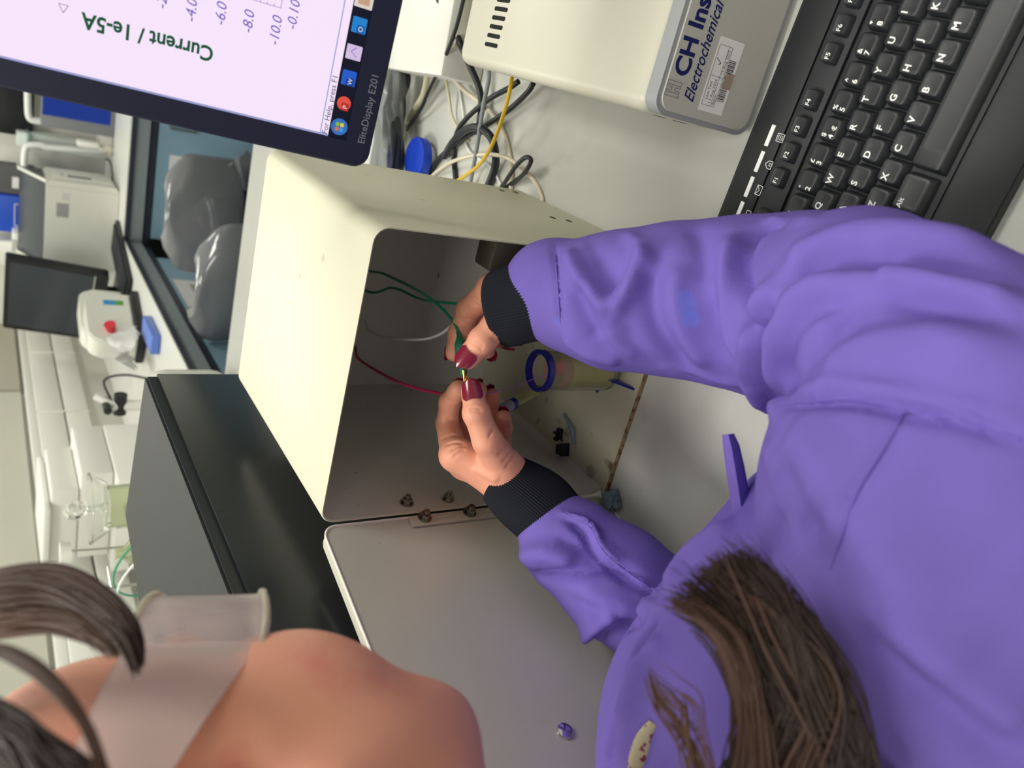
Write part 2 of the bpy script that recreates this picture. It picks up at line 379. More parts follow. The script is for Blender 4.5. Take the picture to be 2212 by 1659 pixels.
m = BM(); cyl(m, (0, 0, .155), (0, 0, .175), .022, .024); obj('cap_top', m, whitep, t)
m = BM(); tube(m, [(0, 0, 0), (0, 0, .08), (.004, 0, .156)], .0025, n=8); obj('rod', m, steel, t)
t = thing('battery_clamp', 'black clamp with bare silver jaws above the glassware', 'clamp', (-.80, .95, .2005))
m = BM(); box(m, -.02, -.02, .12, .02, .02, .155, r=.004); obj('grip', m, blackp, t)
m = BM(); cyl(m, (0, 0, .0), (0, 0, .12), .003, n=8); cyl(m, (.0, -.0, .09), (.03, .035, .095), .004, .001, 8); obj('jaw', m, steel, t)
for nm, mt_, y0, l in (('green', M('green_lead', (22, 140, 104), .32, spec=.6), .87, 'green wire arching over the glass bottles'), ('white', M('white_lead', (228, 230, 230), .35), .82, 'white wire arching over the glass bottles')):
    m = BM(); tube(m, [(-.80, y0 + .03, .203), (-.77, y0 + .02, .28), (-.70, y0, .30), (-.62, y0 - .02, .27), (-.56, y0 - .03, .203)], .0022, n=8); tag(obj('test_lead', m, mt_), l, 'wire')

# row of things along the far wall
t, a_, b_ = slab('wall_screen', 'large dark screen on the far wall seen beside the lit screen edge', 'screen', (-40, 150), (72, 298), 3.72, .05, M('black_gloss', (26, 28, 33), .25)); t.location.z = max(t.location.z, .27)
t, w_, h_ = slab('blue_screen_monitor', 'grey-framed monitor with a plain blue screen on the back worktop', 'monitor', (92, 130), (248, 298), 3.50, .04, M('frame_grey', (120, 122, 126), .4))
obj('screen', B(-w_ + .05, -.0015, .018, w_ - .01, -.0002, h_ - .004), M('screen_blue', (34, 62, 150), .4, emit=.75), t)
tubem = M('white_tube', (228, 230, 228), .3)
def armlamp(label, pts, Y, grp='white lamp arms'):
    m = BM(); P = [yp(x, y, Y) for x, y in pts]; tube(m, P, .014, n=12); return tag(obj('lamp_arm', m, tubem), label, 'lamp arm')
armlamp('white bent arm nearest the dark wall screen', [(60, 165), (60, 225), (64, 255), (84, 262), (110, 262), (200, 262), (283, 262)], 3.62)
armlamp('white bent arm rising behind the analyser', [(62, 388), (52, 375), (54, 325), (64, 314), (90, 314), (120, 320), (283, 330)], 3.60)
t, w_, h_ = slab('glass_shelf_unit', 'pale shelf unit with a greenish glass top against the far wall', 'shelf', (36, 284), (283, 352), 3.66, .1, M('pale_unit', (206, 212, 210), .35)); 
obj('glass_top', B(-w_ - .01, -.05, h_ * .88, w_ + .01, .1, h_ * .90), M('green_glass', (150, 190, 180), .1, alpha=.7), t)
t, w_, h_ = slab('small_instrument', 'white box instrument with an angled head in front of the shelf unit', 'lab device', (215, 285), (278, 336), 3.52, .1, eq)
m = BM(); box(m, -w_ * .7, -.05, h_, -w_ * .0, .02, h_ + .09, r=.012); obj('head', m, whitep, t)
t = thing('grey_backrest', 'dark grey padded chair back with a white sticker behind the analyser', 'chair back', tuple(yp(45, 385, 3.70) * 1.0))
t.location.y = 3.62; t.location.z = .0
p0, p1 = yp(0, 352, 3.62), yp(82, 425, 3.62)
m = BM(); prism(m, rrect(p1.x - t.location.x, p1.z, p0.x - t.location.x, p0.z + .05, .03), lambda u, v, w: V3(u, w, v), .05); obj('back_panel', m, M('grey_fabric', (92, 92, 92), .8), t)
obj('post', B(-.02, .01, .001, .02, .04, p1.z + .01), blackp, t); obj('sticker', B(-.03, -.001, p1.z + .05, .02, 0, p1.z + .10), paper, t)
t, w_, h_ = slab('blue_bin', 'bright blue recycling box with a white outline logo behind the analyser', 'box', (0, 420), (86, 508), 3.60, .12, M('bin_blue', (24, 74, 186), .4))
t.location.z = 0.001
for c in t.children: bpy.data.objects.remove(c)
z1_ = yp(0, 460, 3.60).z + .04; zb = yp(88, 460, 3.60).z
obj('housing', B(-w_, 0, 0, w_, .12, z1_, r=.006), M('bin_blue', (24, 74, 186), .4), t)
m = BM(); zl = zb + .07
for p, q in (((-.05, -.03), (.05, -.03)), ((.05, -.03), (.05, .03)), ((.05, .03), (-.05, .03)), ((-.05, .03), (-.05, -.03))): tube(m, [V3(p[0], -.001, zl + p[1]), V3(q[0], -.001, zl + q[1])], .0022, n=4, smooth=False)
obj('logo_outline', m, paper, t); text('\\/\\/\\/', .030, paper, t, lambda u, v, w: V3(-.04 + u, -.0012 - w, zl - .010 + v), 'logo_marks', fit=.08)
t, w_, h_ = slab('white_cabinet', 'small white cabinet with an orange-handled tool, left of the analyser', 'cabinet', (28, 503), (84, 562), 3.50, .15, whitep)
t.location.z = .001
for c in t.children: bpy.data.objects.remove(c)
z1_ = yp(28, 530, 3.50).z
obj('carcass', B(-w_, 0, 0, w_, .15, z1_, r=.012), whitep, t); zz_ = yp(60, 530, 3.50).z
obj('recess', B(-w_ + .03, -.0015, zz_ - .05, w_ - .03, -.0005, zz_ + .06, r=.0004), eqd, t)
m = BM(); cyl(m, (-.02, -.006, zz_ - .02), (.03, -.006, zz_ + .01), .007); tag(obj('tool_handle', m, M('orange', (226, 140, 30), .4), t), 'orange handle')
t, w_, h_ = slab('tall_white_box', 'tall plain white box against the far wall next to the white cabinet', 'box', (0, 520), (30, 575), 3.62, .12, whitep); 
tz = t.location.z; t.location.z = .001
for c in t.children: bpy.data.objects.remove(c)
obj('housing', B(-w_, 0, 0, w_, .12, yp(0, 550, 3.62).z + .05, r=.006), whitep, t)
for i, (x, y) in enumerate(((283, 300), (300, 308), (318, 320))):
    pass
m = BM(); tube(m, [yp(205, 312, 3.66), yp(225, 318, 3.5), yp(238, 322, 3.45), yp(235, 335, 3.5), yp(215, 330, 3.66)], .004); tag(obj('cable', m, M('cable_beige', (200, 194, 168), .45)), 'pale cable hanging on the far wall behind the analyser', 'cable')

# ------------------------------------------------------------------ the two shell chairs
shellm = M('grey_shell', (124, 126, 131), .10, spec=.9, coat=.5)
def shell_chair(name, label, loc, rz):
    t = thing(name, label, 'chair', loc, rz)
    m = BM(); nu, nv = 15, 22; A = []
    for j in range(nv):
        s_ = j / (nv - 1)                      # seat front -> seat back -> top of the back
        if s_ < .5: y = -.22 + .40 * (s_ / .5); z = .46 - .015 * math.sin(math.pi * s_ / .5)
        else: q = (s_ - .5) / .5; y = .18 + .09 * q + .03 * math.sin(q * 3.1); z = .46 + .30 * q ** 1.15
        wd_ = .225 * (1 - .10 * abs(s_ - .5)) * (1 - .55 * max(0, (s_ - .86) / .14) ** 2.2) * (1 - .25 * max(0, (.1 - s_) / .1) ** 2)
        row = []
        for i in range(nu):
            u = (i / (nu - 1) - .5) * 2; cur = abs(u) ** 2.4
            if s_ < .5: row.append(m.verts.new((u * wd_, y, z + .035 * cur - .03 * (s_ < .06) * (1 - s_ / .06))))
            else: row.append(m.verts.new((u * wd_, y - .075 * cur, z)))
        A.append(row)
    for a, b in zip(A, A[1:]):
        for i in range(nu - 1): m.faces.new((a[i], a[i + 1], b[i + 1], b[i]))
    bmesh.ops.recalc_face_normals(m, faces=m.faces); bmesh.ops.solidify(m, geom=list(m.faces), thickness=.008)
    bmesh.ops.subdivide_edges(m, edges=list(m.edges), cuts=1, use_grid_fill=True, smooth=.6)
    obj('shell', m, shellm, t, 70)
    for sx_ in (-1, 1):
        for sy_ in (-1, 1):
            m = BM(); tube(m, [(sx_ * .15, sy_ * .12, .44), (sx_ * .19, sy_ * .17, .40), (sx_ * .21, sy_ * .21, -.095)], .011, n=10); lg_ = obj('leg', m, blackp, t)
    m = BM(); box(m, -.16, -.13, .435, .16, .13, .447, r=.003); obj('seat_frame', m, blackp, t)
    return t
c1 = shell_chair('shell_chair', 'grey glossy plastic shell chair, the one farther back by the blue cupboards', (-.42, 2.72, -.80), math.radians(190))
c2 = copy_tree(c1); c2.location = (-.44, 2.18, -.80); c2.rotation_euler = (0, 0, math.radians(170)); c2['label'] = 'grey glossy plastic shell chair, half hidden behind the cage, nearer the worktop'
c1['group'] = c2['group'] = 'grey shell chairs in the aisle'
# ================================================================== THE METAL CAGE
cagem = M('cage_cream', (206, 203, 182), .42, spec=.4, var=.025, vscale=12, bump=.12, bscale=700, spots=((176, 170, 140), 38, .70, .05))
cagei = M('cage_inside', (212, 213, 205), .5, spec=.35, var=.04, vscale=14, spots=((120, 110, 92), 60, .70, .04))
Wd, Dp, Ht = .246, .258, .299
cage = thing('metal_cage', 'open cream metal box with rounded edges, the gloved-free hands working in its mouth'.replace('gloved-free ', ''), 'metal box')
def section(off, r): return rrect(off, off, Wd - off, Ht - off, r, n=6)
m = BM()
so, si = section(0, .013), section(.0022, .011)
def ringv(pts, y): return [m.verts.new((x, y, z)) for x, z in pts]
a, b, c, d = ringv(so, 0.0015), ringv(so, Dp), ringv(si, .0015), ringv(si, Dp - .002)
mid_o = ringv(rrect(.0008, .0008, Wd - .0008, Ht - .0008, .0125, n=6), 0)
n = len(so)
def brg(p, q):
    for i in range(n): m.faces.new((p[i], p[(i + 1) % n], q[(i + 1) % n], q[i]))
brg(mid_o, a); brg(a, b); brg(c, mid_o); m.faces.new(b); 
obj('outer_shell', m, cagem, cage, 40)
m = BM()
c2, d2 = ringv(section(.00225, .011), .0016), ringv(section(.00225, .011), Dp - .004); n = len(c2); brg(c2, d2); m.faces.new(d2)
obj('inner_lining', m, cagei, cage, 40)
# worn, rust-flecked floor plate with its turned-down lip
m = BM(); box(m, .006, -.006, .0024, Wd - .006, .252, .0036)
rust = M('worn_floor', (200, 196, 174), .38, spec=.5, var=.10, vscale=22, bump=.2, bscale=300, spots=((124, 110, 86), 45, .60, .10))
obj('floor_plate', m, rust, cage)
m = BM(); box(m, .006, -.0085, .0005, Wd - .006, -.006, .0037)
obj('front_lip', m, M('rust_edge', (150, 130, 98), .6, var=.35, vscale=160, spots=((110, 72, 40), 170, .52, .08)), cage)
hole = M('hole_black', (12, 12, 12), .8)
for y, z in ((.2343, .051), (.238, .0301), (.1223, .0594), (.1184, .0419)):
    m = BM(); prism(m, [(y + .0042 * math.cos(t / 12 * 2 * math.pi), z + .0028 * math.sin(t / 12 * 2 * math.pi)) for t in range(12)], lambda u, v, w: V3(Wd + .0001 + w, u, v), .0002)
    obj('side_hole', m, hole, cage)
m = BM(); cyl(m, (.035, .2525, .235), (.035, .2538, .235), .004, n=12); cyl(m, (.035, .2515, .235), (.035, .2525, .235), .002, n=12); obj('back_rivet', m, steel, cage)
m = BM(); box(m, .2185, .004, .17, .2435, .03, .196, r=.003); obj('latch_block', m, M('latch_dark', (66, 62, 54), .5), cage)
m = BM(); box(m, .2155, .0, .150, .2435, .016, .172, r=.002); obj('latch_socket', m, blackp, cage)
# the door swung wide open on the left
DD = V3(-.215, -.976, 0).normalized(); DN = V3(.976, -.215, 0)
def dr(u, v, w): return V3(-.0005, -.0035, 0) + DD * u + DN * w + V3(0, 0, v)
m = BM(); prism(m, rrect(.0, .001, .243, .298, .012), lambda u, v, w: dr(u, v, w - .010), .010)
bmesh.ops.bevel(m, geom=[e for e in m.edges if (e.verts[0].co - e.verts[1].co).length > .02 or True], offset=.0008, segments=1, affect='EDGES')
door = obj('door', m, M('door_cream', (198, 196, 182), .34, spec=.5, var=.02, vscale=10, bump=.12, bscale=600, spots=((150, 146, 128), 70, .74, .03)), cage)
m = BM(); tube(m, [dr(u, v, .0003) for u, v in rrect(.0, .001, .243, .298, .012)] + [dr(.243, .16, .0003)], .0011, n=6, smooth=False)
obj('pale_rim', m, M('rim_pale', (240, 238, 226), .4), door)
m = BM(); cyl(m, dr(.2117, .185, 0), dr(.2117, .185, .002), .0062, .0058, 20); cyl(m, dr(.2117, .185, .002), dr(.2117, .185, .0032), .0056, .003, 20)
tag(obj('latch_stud', m, M('chrome', (220, 220, 220), .1, metal=1), door), 'round chrome stud')
m = BM(); prism(m, rrect(.001, .075, .012, .222, .001), lambda u, v, w: dr(u, v, .0005 + w), .002)
obj('hinge_plate', m, M('rim_pale2', (200, 197, 180), .4), door)
def bolt(p, d, parent):
    m = BM(); p = Vector(p); d = Vector(d).normalized()
    cyl(m, p, p + d * .0012, .0062, n=20); cyl(m, p + d * .0012, p + d * .0052, .0046, n=6); cyl(m, p + d * .0052, p + d * .0085, .0026, n=12)
    m2 = obj('bolt', m, M('bolt_steel', (165, 160, 150), .22, metal=1), parent, 30); return m2
for z in (.2155, .174): bolt((.0025, .0135, z), (1, 0, 0), cage)
for z in (.208, .163): bolt(dr(.004, z, .0025), DN, door)
# floor litter inside the cage
FZ = .0037
t = thing('cable_grommet', 'small black plastic cable gland on the cage floor, nearer the door', 'cable gland', (.0151, .0658, FZ), .4)
m = BM(); box(m, -.0055, -.005, 0, .0055, .005, .011, r=.001); obj('body', m, blackp, t)
m = BM(); box(m, -.007, -.006, .0, .007, -.0045, .013, r=.0006); obj('flange', m, blackp, t)
t = thing('cable_tie_mount', 'black notched plastic clip lying beside the black cable gland', 'plastic clip', (.027, .081, FZ), .2)
m = BM(); box(m, -.007, -.004, 0, .005, .004, .0045, r=.001); box(m, -.009, -.003, .0045, -.005, .003, .0075, r=.0005); box(m, -.002, -.004, .0045, .001, .004, .008, r=.0005); obj('body', m, blackp, t)
m = BM(); tube(m, [(.004, 0, .003), (.001, -.004, .005), (-.006, -.0105, .006)], .0012, n=8); obj('strap', m, blackp, t)
tack = M('blue_putty', (128, 148, 158), .7, bump=.5, bscale=300)
m = BM(); tube(m, [(.049, .082, FZ + .003), (.044, .070, FZ + .0032), (.041, .062, FZ + .0035), (.034, .058, FZ + .003), (.028, .0525, FZ + .003)], lambda t: .0022 + .0016 * math.sin(t * 3.1) ** 2, n=12, flat=.8)
tag(obj('sticky_putty', m, tack), 'long bent strip of grey-blue putty on the cage floor', 'putty')
m = BM(); bmesh.ops.create_icosphere(m, subdivisions=3, radius=.0105)
for v in m.verts: v.co *= 1 + .3 * math.sin(v.co.x * 700 + 2) * math.cos(v.co.y * 600) + .15 * math.sin(v.co.z * 900); v.co.z *= .6; v.co += V3(.006, -.020, .006)
tag(obj('sticky_putty', m, tack), 'crumpled blue putty lump on the worktop at the cage corner', 'putty')
m = BM(); lathe(m, [(.0001, .0008), (.0055, .0008), (.0062, .0), (.0062, .0014), (.005, .0022), (.0001, .0016)], 20, Matrix.Translation((.0145, .0205, FZ)))
tag(obj('rubber_foot', m, M('clear_rubber', (190, 186, 170), .3, trans=.4)), 'clear round rubber foot on the cage floor by the hinge', 'rubber foot')

# ================================================================== GLASS CELL
CX, CY = .122, .033
acr = M('clear_acrylic', (236, 236, 226), .06, trans=.88, ior=1.12)
cell = thing('electrochemical_cell', 'clear tube-shaped cell with a dark blue rim holding yellow liquid', 'glass cell', (CX, CY, FZ))
R0 = .0185
m = BM(); lathe(m, [(.0001, .012), (R0, .012), (R0, .092), (R0 - .0022, .092), (R0 - .0022, .014), (.0001, .014)], 48); obj('tube_wall', m, acr, cell)
m = BM(); lathe(m, [(R0 - .0028, .089), (R0 - .0028, .0945), (R0 + .0012, .0945), (R0 + .0012, .089), (R0 - .0028, .089)], 48); obj('rim_ring', m, M('deep_blue', (28, 34, 132), .18, spec=.6), cell)
m = BM(); lathe(m, [(.0001, .0145), (R0 - .0026, .0145), (R0 - .0026, .064), (.0001, .064)], 40)
yl = obj('yellow_liquid', m, M('yellow_liquid', (204, 192, 84), .15, trans=.12, ior=1.2), cell)
m = BM(); lathe(m, [(R0 - .0024, .0645), (R0 - .0023, .0645), (R0 - .0023, .076), (R0 - .0024, .076)], 40); obj('red_tint_band', m, M('pale_red_band', (226, 150, 140), .3, alpha=.45), cell)
m = BM(); lathe(m, [(.0001, .0), (.012, .0), (.012, .012), (.0001, .012)], 32); obj('stem', m, acr, cell)
m = BM()
for a in (2.7, 4.6, .6):
    q = Matrix.Rotation(a, 4, 'Z'); prism(m, [(.010, .014), (.030, .0), (.034, .0), (.016, .020)], lambda u, v, w: q @ V3(u, w - .001, v), .002)
obj('blue_foot', m, M('deep_blue', (28, 34, 132), .18), cell)
m = BM(); bmesh.ops.create_icosphere(m, subdivisions=3, radius=.007)
for v in m.verts: v.co = V3(v.co.x * 1.1 + .0055, v.co.y * .8 - .006, v.co.z * 1.5 + .075)
obj('red_bead', m, M('red_plastic', (214, 44, 62), .3), cell)
# reference electrode leaning on the cell
t = thing('reference_electrode', 'slim glass electrode with grey cap leaning out of the cell', 'electrode')
p0, p1 = Vector((CX - .012, CY + .012, .055)), pt(1068, 893, .700)
p0 = pt(1165, 842, .745)
ax = (p1 - p0).normalized(); Ln = (p1 - p0).length
m = BM(); cyl(m, p0, p0 + ax * (Ln * .62), .0042, n=20); obj('glass_tube', m, M('tinted_glass', (222, 224, 170), .05, trans=.85, ior=1.25), t)
m = BM(); cyl(m, p0 + ax * (Ln * .58), p0 + ax * (Ln * .66), .0058, n=24); obj('blue_band', m, M('deep_blue', (28, 34, 132), .18), t)
m = BM(); cyl(m, p0 + ax * (Ln * .66), p0 + ax * (Ln * .88), .0056, .0056, 24); cyl(m, p0 + ax * (Ln * .88), p0 + ax * (Ln * .93), .0056, .003, 24); obj('grey_cap', m, M('cap_grey', (150, 164, 172), .5), t)
m = BM(); cyl(m, p0 + ax * (Ln * .93), p0 + ax * Ln, .0032, n=16); cyl(m, p0 + ax * Ln, p0 + ax * (Ln * 1.05), .0009, n=8); obj('pin', m, M('cap_white', (226, 228, 226), .4), t)
m = BM(); tube(m, [CV for CV in (pt(1050, 850, .655), pt(1085, 843, .67), pt(1120, 832, .70), pt(1150, 820, .715), V3(CX + .004, CY - .008, .078))], .0004, n=6)
tag(obj('thin_wire', m, M('purple_wire', (150, 110, 190), .4)), 'hair-thin purple wire running from the fingers into the cell', 'wire')

# ================================================================== LEADS
green = M('green_lead', (22, 140, 104), .32, spec=.6); redw = M('red_lead', (178, 44, 84), .32); whitew = M('white_lead', (228, 230, 230), .35)
def dcage(x, y, d): return pt(x, y, d)
clip = thing('crocodile_clip_lead', 'green wire with green clip boot and gold pin held between both hands', 'test lead', tuple(pt(1000, 780, .612)))
def rel(o, m): m.transform(Matrix.Translation(-o.location)); return m
m = BM(); tube(m, [V3(.245 * .86, .246, .285), pt(770, 568, .80), pt(830, 592, .76), pt(900, 626, .70), pt(950, 662, .655), pt(981, 698, .628), pt(991, 722, .618)], .0013, n=10)
obj('wire', rel(clip, m), green, clip)
m = BM(); P = [pt(990, 718, .619), pt(994, 735, .616), pt(997, 760, .613), pt(1000, 785, .611), pt(1002, 812, .609)]
tube(m, P, lambda t: .0021 + .0044 * math.exp(-((t - .42) / .22) ** 2) + .0014 * (t > .5), n=16, flat=.8)
obj('clip_boot', rel(clip, m), M('green_boot', (24, 112, 84), .35, trans=.1), clip)
m = BM(); cyl(m, pt(1001, 800, .6065), pt(1004, 831, .6065), .0012, .0006, 12); cyl(m, pt(1006, 808, .609), pt(1006, 822, .609), .0022, .001, 8)
tag(obj('gold_pin', rel(clip, m), M('gold', (226, 190, 96), .2, metal=1), clip), 'gold pin')
m = BM(); tube(m, [V3(.2, .246, .262), pt(780, 620, .80), pt(850, 622, .77), pt(905, 645, .745), pt(950, 653, .70), pt(1000, 656, .675)], .0013, n=10)
tag(obj('test_lead', m, green), 'green wire passing behind the upper hand', 'wire')
m = BM(); tube(m, [V3(.15, .246, .27), pt(770, 668, .82), pt(800, 715, .80), pt(850, 730, .76), pt(910, 733, .72), pt(950, 722, .68), pt(980, 700, .655), pt(1005, 684, .640)], .0014, n=10)
tag(obj('test_lead', m, whitew), 'white wire curving behind the upper hand', 'wire')
lead = thing('test_lead', 'dark pink wire running behind the lower hand', 'wire', tuple(pt(960, 853, .66)))
m = BM(); tube(m, [V3(.07, .246, .29), pt(745, 735, .80), pt(775, 775, .77), pt(830, 810, .73), pt(890, 836, .69), pt(963, 853, .66), pt(985, 862, .655)], .0014, n=10); obj('wire', rel(lead, m), redw, lead)
m = BM(); cyl(m, pt(956, 852, .663), pt(966, 856, .661), .0026, n=12); obj('black_sleeve', rel(lead, m), blackp, lead)

# ================================================================== DARK COMPUTER
pcm = M('computer_black', (36, 40, 45), .42, spec=.28, bump=.12, bscale=1500, spots=((74, 80, 84), 500, .74, .03))
t = thing('desktop_computer', 'large dark computer case standing left of the cream cage', 'computer', (0, 0, 0))
PX = -.0445; PH = .365
A_, B_, C_, D_, E_ = (PX, .384), (-.27, .435), (-.303, .308), (-.34, -.1), (PX, -.104)
m = BM(); prism(m, [(A_[0] - .004, A_[1]), B_, C_, D_, (E_[0] - .004, E_[1])], lambda u, v, w: V3(u, v, .006 + w), PH - .006)
bmesh.ops.bevel(m, geom=list(m.edges), offset=.0025, segments=2, affect='EDGES'); obj('case', m, pcm, t)
m = BM(); box(m, PX - .0045, -.102, .02, PX, .3815, PH - .012, r=.0012); obj('side_panel', m, M('panel_black', (34, 38, 42), .22, spec=.5), t)
m = BM(); box(m, PX - .0042, -.112, .006, PX + .001, -.102, PH - .004, r=.0012); obj('front_bezel', m, blackp, t)
for x in (-.09, -.22):
    for y in (-.06, .30):
        m = BM(); cyl(m, (x, y, 0), (x, y, .0065), .01, n=14); obj('rubber_foot', m, blackp, t)

# ================================================================== INSTRUMENT
chi = thing('bench_instrument', 'cream bench instrument with a grey front panel and dark blue lettering', 'instrument', (.361, 0, 0))
chic = M('instrument_cream', (206, 203, 188), .36, spec=.5, var=.02, vscale=9, bump=.08, bscale=900, spots=((170, 150, 140), 42, .735, .02))
IW, ID, IH, IY = .37, .312, .102, -.009
m = BM(); box(m, 0, IY, .008, IW, IY + ID, IH, r=.012, seg=5); obj('housing', m, chic, chi)
m = BM(); prism(m, rrect(.001, .004, IW - .001, IH - .001, .013), lambda u, v, w: V3(u, IY - .009 + w - .011 * (1 - v / IH) * (w < .006), v), .013); obj('front_bezel', m, M('panel_edge', (150, 152, 156), .4), chi)
m = BM(); prism(m, rrect(.005, .008, IW - .005, IH - .005, .011), lambda u, v, w: V3(u, IY - .0105 + w - .011 * (1 - v / IH), v), .002); obj('front_panel', m, M('panel_grey', (188, 187, 180), .4, bump=.08, bscale=900), chi)
navy = M('navy_ink', (22, 24, 92), .5)
FP = lambda u0, v0: (lambda u, v, w: V3(u0 + u, IY - .0106 - w - .011 * (1 - (v0 + v) / IH), v0 + v))
text('CH Instruments', .0195, navy, chi, FP(.031, .0805), bold=.0006, fit=.128)
text('Electrochemical Analyzer', .0135, navy, chi, FP(.015, .0685), shear=.4, fit=.116, bold=.0001)
m = BM()
TL = lambda u, v: (.012 + (u - .017) * .844, .037 + (v - .026) * 1.02)
def bar(u0, v0, u1, v1, r=.0005):
    if r < .0002 or r == .0003: (u0, v0), (u1, v1) = TL(u0, v0), TL(u1, v1)
    elif r == .00022: u0, v0, u1, v1 = .0155 + (u0 - .013) * .55, .0835 + v0 - .075, .0155 + (u1 - .013) * .55, .0835 + v1 - .075
    tube(m, [FP(u0, v0)(0, 0, .0002), FP(u1, v1)(0, 0, .0002)], r, n=4, smooth=False)
for s in ([(.017, .088), (.013, .088), (.013, .075), (.017, .075)], [(.029, .088), (.033, .088), (.033, .075), (.029, .075)], [(.018, .088), (.018, .075), (.021, .075), (.021, .080), (.025, .080), (.025, .075), (.028, .075), (.028, .088), (.025, .088), (.025, .083), (.021, .083), (.021, .088), (.018, .088)]):
    for p, q in zip(s, s[1:]): bar(*p, *q, r=.00022)
obj('emblem', m, M('emblem_grey', (110, 112, 116), .5), chi)
m = BM(); prism(m, [TL(*q) for q in [(.017, .026), (.081, .026), (.081, .050), (.017, .050)]], lambda u, v, w: FP(u, v)(0, 0, w), .00015); lab = obj('test_label', m, paper, chi)
ink2 = M('label_ink', (50, 50, 56), .6)
m = BM(); 
for p, q in (((.0225, .036), (.0745, .036)), ((.0225, .0485), (.0745, .0485)), ((.0225, .036), (.0225, .0485)), ((.0745, .036), (.0745, .0485)), ((.048, .036), (.048, .0485)), ((.0225, .0395), (.0745, .0395))): bar(*p, *q, r=.00016)
obj('label_frame', m, ink2, lab)
text('Last Test', .0036, ink2, lab, FP(*TL(.0275, .0445))); text('13 Aug 2024', .0035, ink2, lab, FP(*TL(.0245, .0405))); text('Retest', .0031, ink2, lab, FP(*TL(.024, .0368))); text('13 Aug 2025', .0035, ink2, lab, FP(*TL(.0505, .0370)))
m = BM(); bar(.058, .0445, .0595, .0425, .0003); bar(.0595, .0425, .063, .0475, .0003); obj('tick_mark', m, ink2, lab)
m = BM(); x = .0285
while x < .064:
    wd = random.choice([.0003, .0003, .0006, .0009]); prism(m, [TL(*q) for q in [(x, .0285), (x + wd, .0285), (x + wd, .0352), (x, .0352)]], lambda u, v, w: FP(u, v)(0, 0, .00016 + w), .0001); x += wd + random.choice([.0003, .0005, .0007])
obj('bar_code', m, ink2, lab)
m = BM(); prism(m, [TL(*q) for q in [(.040, .0262), (.054, .0262), (.053, .0335), (.0405, .0335)]], lambda u, v, w: FP(u, v)(0, 0, .00027 + w), .0001); obj('brown_tape', m, M('brown_stain', (176, 152, 136), .6, var=.1, vscale=90, alpha=.8), lab)
for i in range(9):
    c = ptz(1061 + i * 5.4, 97 - i * 19.3, IH); x = .0625 - .0; 
    m = BM(); prism(m, rrect(c.x - .361 - .002, c.y - .0125, c.x - .361 + .002, c.y + .0125, .0019, n=4), lambda u, v, w: V3(u, v, IH - .0004 + w), .0006); obj('vent_slot', m, hole, chi)
for x in (.03, IW - .03):
    for y in (.03, ID - .05):
        m = BM(); cyl(m, (x, y, 0), (x, y, .009), .008, n=14); obj('rubber_foot', m, blackp, chi)
for y in (.035, .062):
    m = BM(); box(m, -.0004, y, .011, .0012, y + .012, .016); obj('side_slot', m, hole, chi)

# ================================================================== MONITOR
mo = Vector((.2757, .037, .2967)); ma, mt = -.0921, .224
e1 = V3(math.cos(ma), math.sin(ma), 0); nn = V3(math.sin(ma), -math.cos(ma), 0)
e2 = (V3(0, 0, 1) * math.cos(mt) - nn * math.sin(mt)).normalized(); e3 = e1.cross(e2)
e3 = e3 if e3.dot(nn) > 0 else -e3
mon = thing('lit_monitor', 'lit dark-framed computer monitor showing a pale pink plot page', 'monitor', tuple(mo))
S_ = lambda u, v, w: e1 * u + e2 * v + e3 * w
MF = lambda u0, v0: (lambda u, v, w: S_(u0 + u, v0 + v, .0004 + w))
MW, MH = .475, .288
bez = M('monitor_navy', (24, 26, 52), .38, spec=.3)
m = BM(); prism(m, rrect(0, 0, MW, MH, .011), lambda u, v, w: S_(u, v, -.020 + w), .0225)
bmesh.ops.bevel(m, geom=[e for e in m.edges if abs((e.verts[0].co - e.verts[1].co).dot(e3)) < 1e-6], offset=.0015, segments=2, affect='EDGES')
# the frame: four bars round the glass
bm_ = BM(); BX, BY = .0165, .0175
ou = rrect(0, 0, MW, MH, .011, n=5); 
inn = []
for k, (cx, cy) in enumerate([(MW - BX, MH - BX), (BX, MH - BX), (BX, BY), (MW - BX, BY)]): inn += [(cx, cy)] * 6
def loop(pts, w): return [bm_.verts.new(S_(u, v, w)) for u, v in pts]
o0, o1, o2 = loop(ou, -.022), loop(ou, .0008), loop(rrect(.0012, .0012, MW - .0012, MH - .0012, .010, n=5), .002)
i1 = [bm_.verts.new(S_(u, v, .002)) for u, v in [(MW - BX, MH - BX), (BX, MH - BX), (BX, BY), (MW - BX, BY)]]
i0 = [bm_.verts.new(S_(u, v, -.0004)) for u, v in [(MW - BX, MH - BX), (BX, MH - BX), (BX, BY), (MW - BX, BY)]]
n = len(ou)
for i in range(n):
    bm_.faces.new((o0[i], o0[(i + 1) % n], o1[(i + 1) % n], o1[i])); bm_.faces.new((o1[i], o1[(i + 1) % n], o2[(i + 1) % n], o2[i]))
for k in range(4):
    for j in range(5): bm_.faces.new((o2[k * 6 + j], o2[k * 6 + j + 1], i1[k]))
    bm_.faces.new((o2[k * 6 + 5], o2[(k * 6 + 6) % n], i1[(k + 1) % 4], i1[k])); bm_.faces.new((i1[k], i1[(k + 1) % 4], i0[(k + 1) % 4], i0[k]))
bm_.faces.new(o0[::-1]); m.free(); obj('frame', bm_, bez, mon)
pageM = M('screen_page', (250, 232, 255), .5, emit=.93)
barM = M('screen_bar', (24, 26, 48), .5, emit=.6)
m = BM(); prism(m, [(BX, BY + .0125), (MW - BX, BY + .0125), (MW - BX, MH - BX), (BX, MH - BX)], lambda u, v, w: S_(u, v, -.0003 + w), .0003); scr = obj('screen_page', m, pageM, mon)
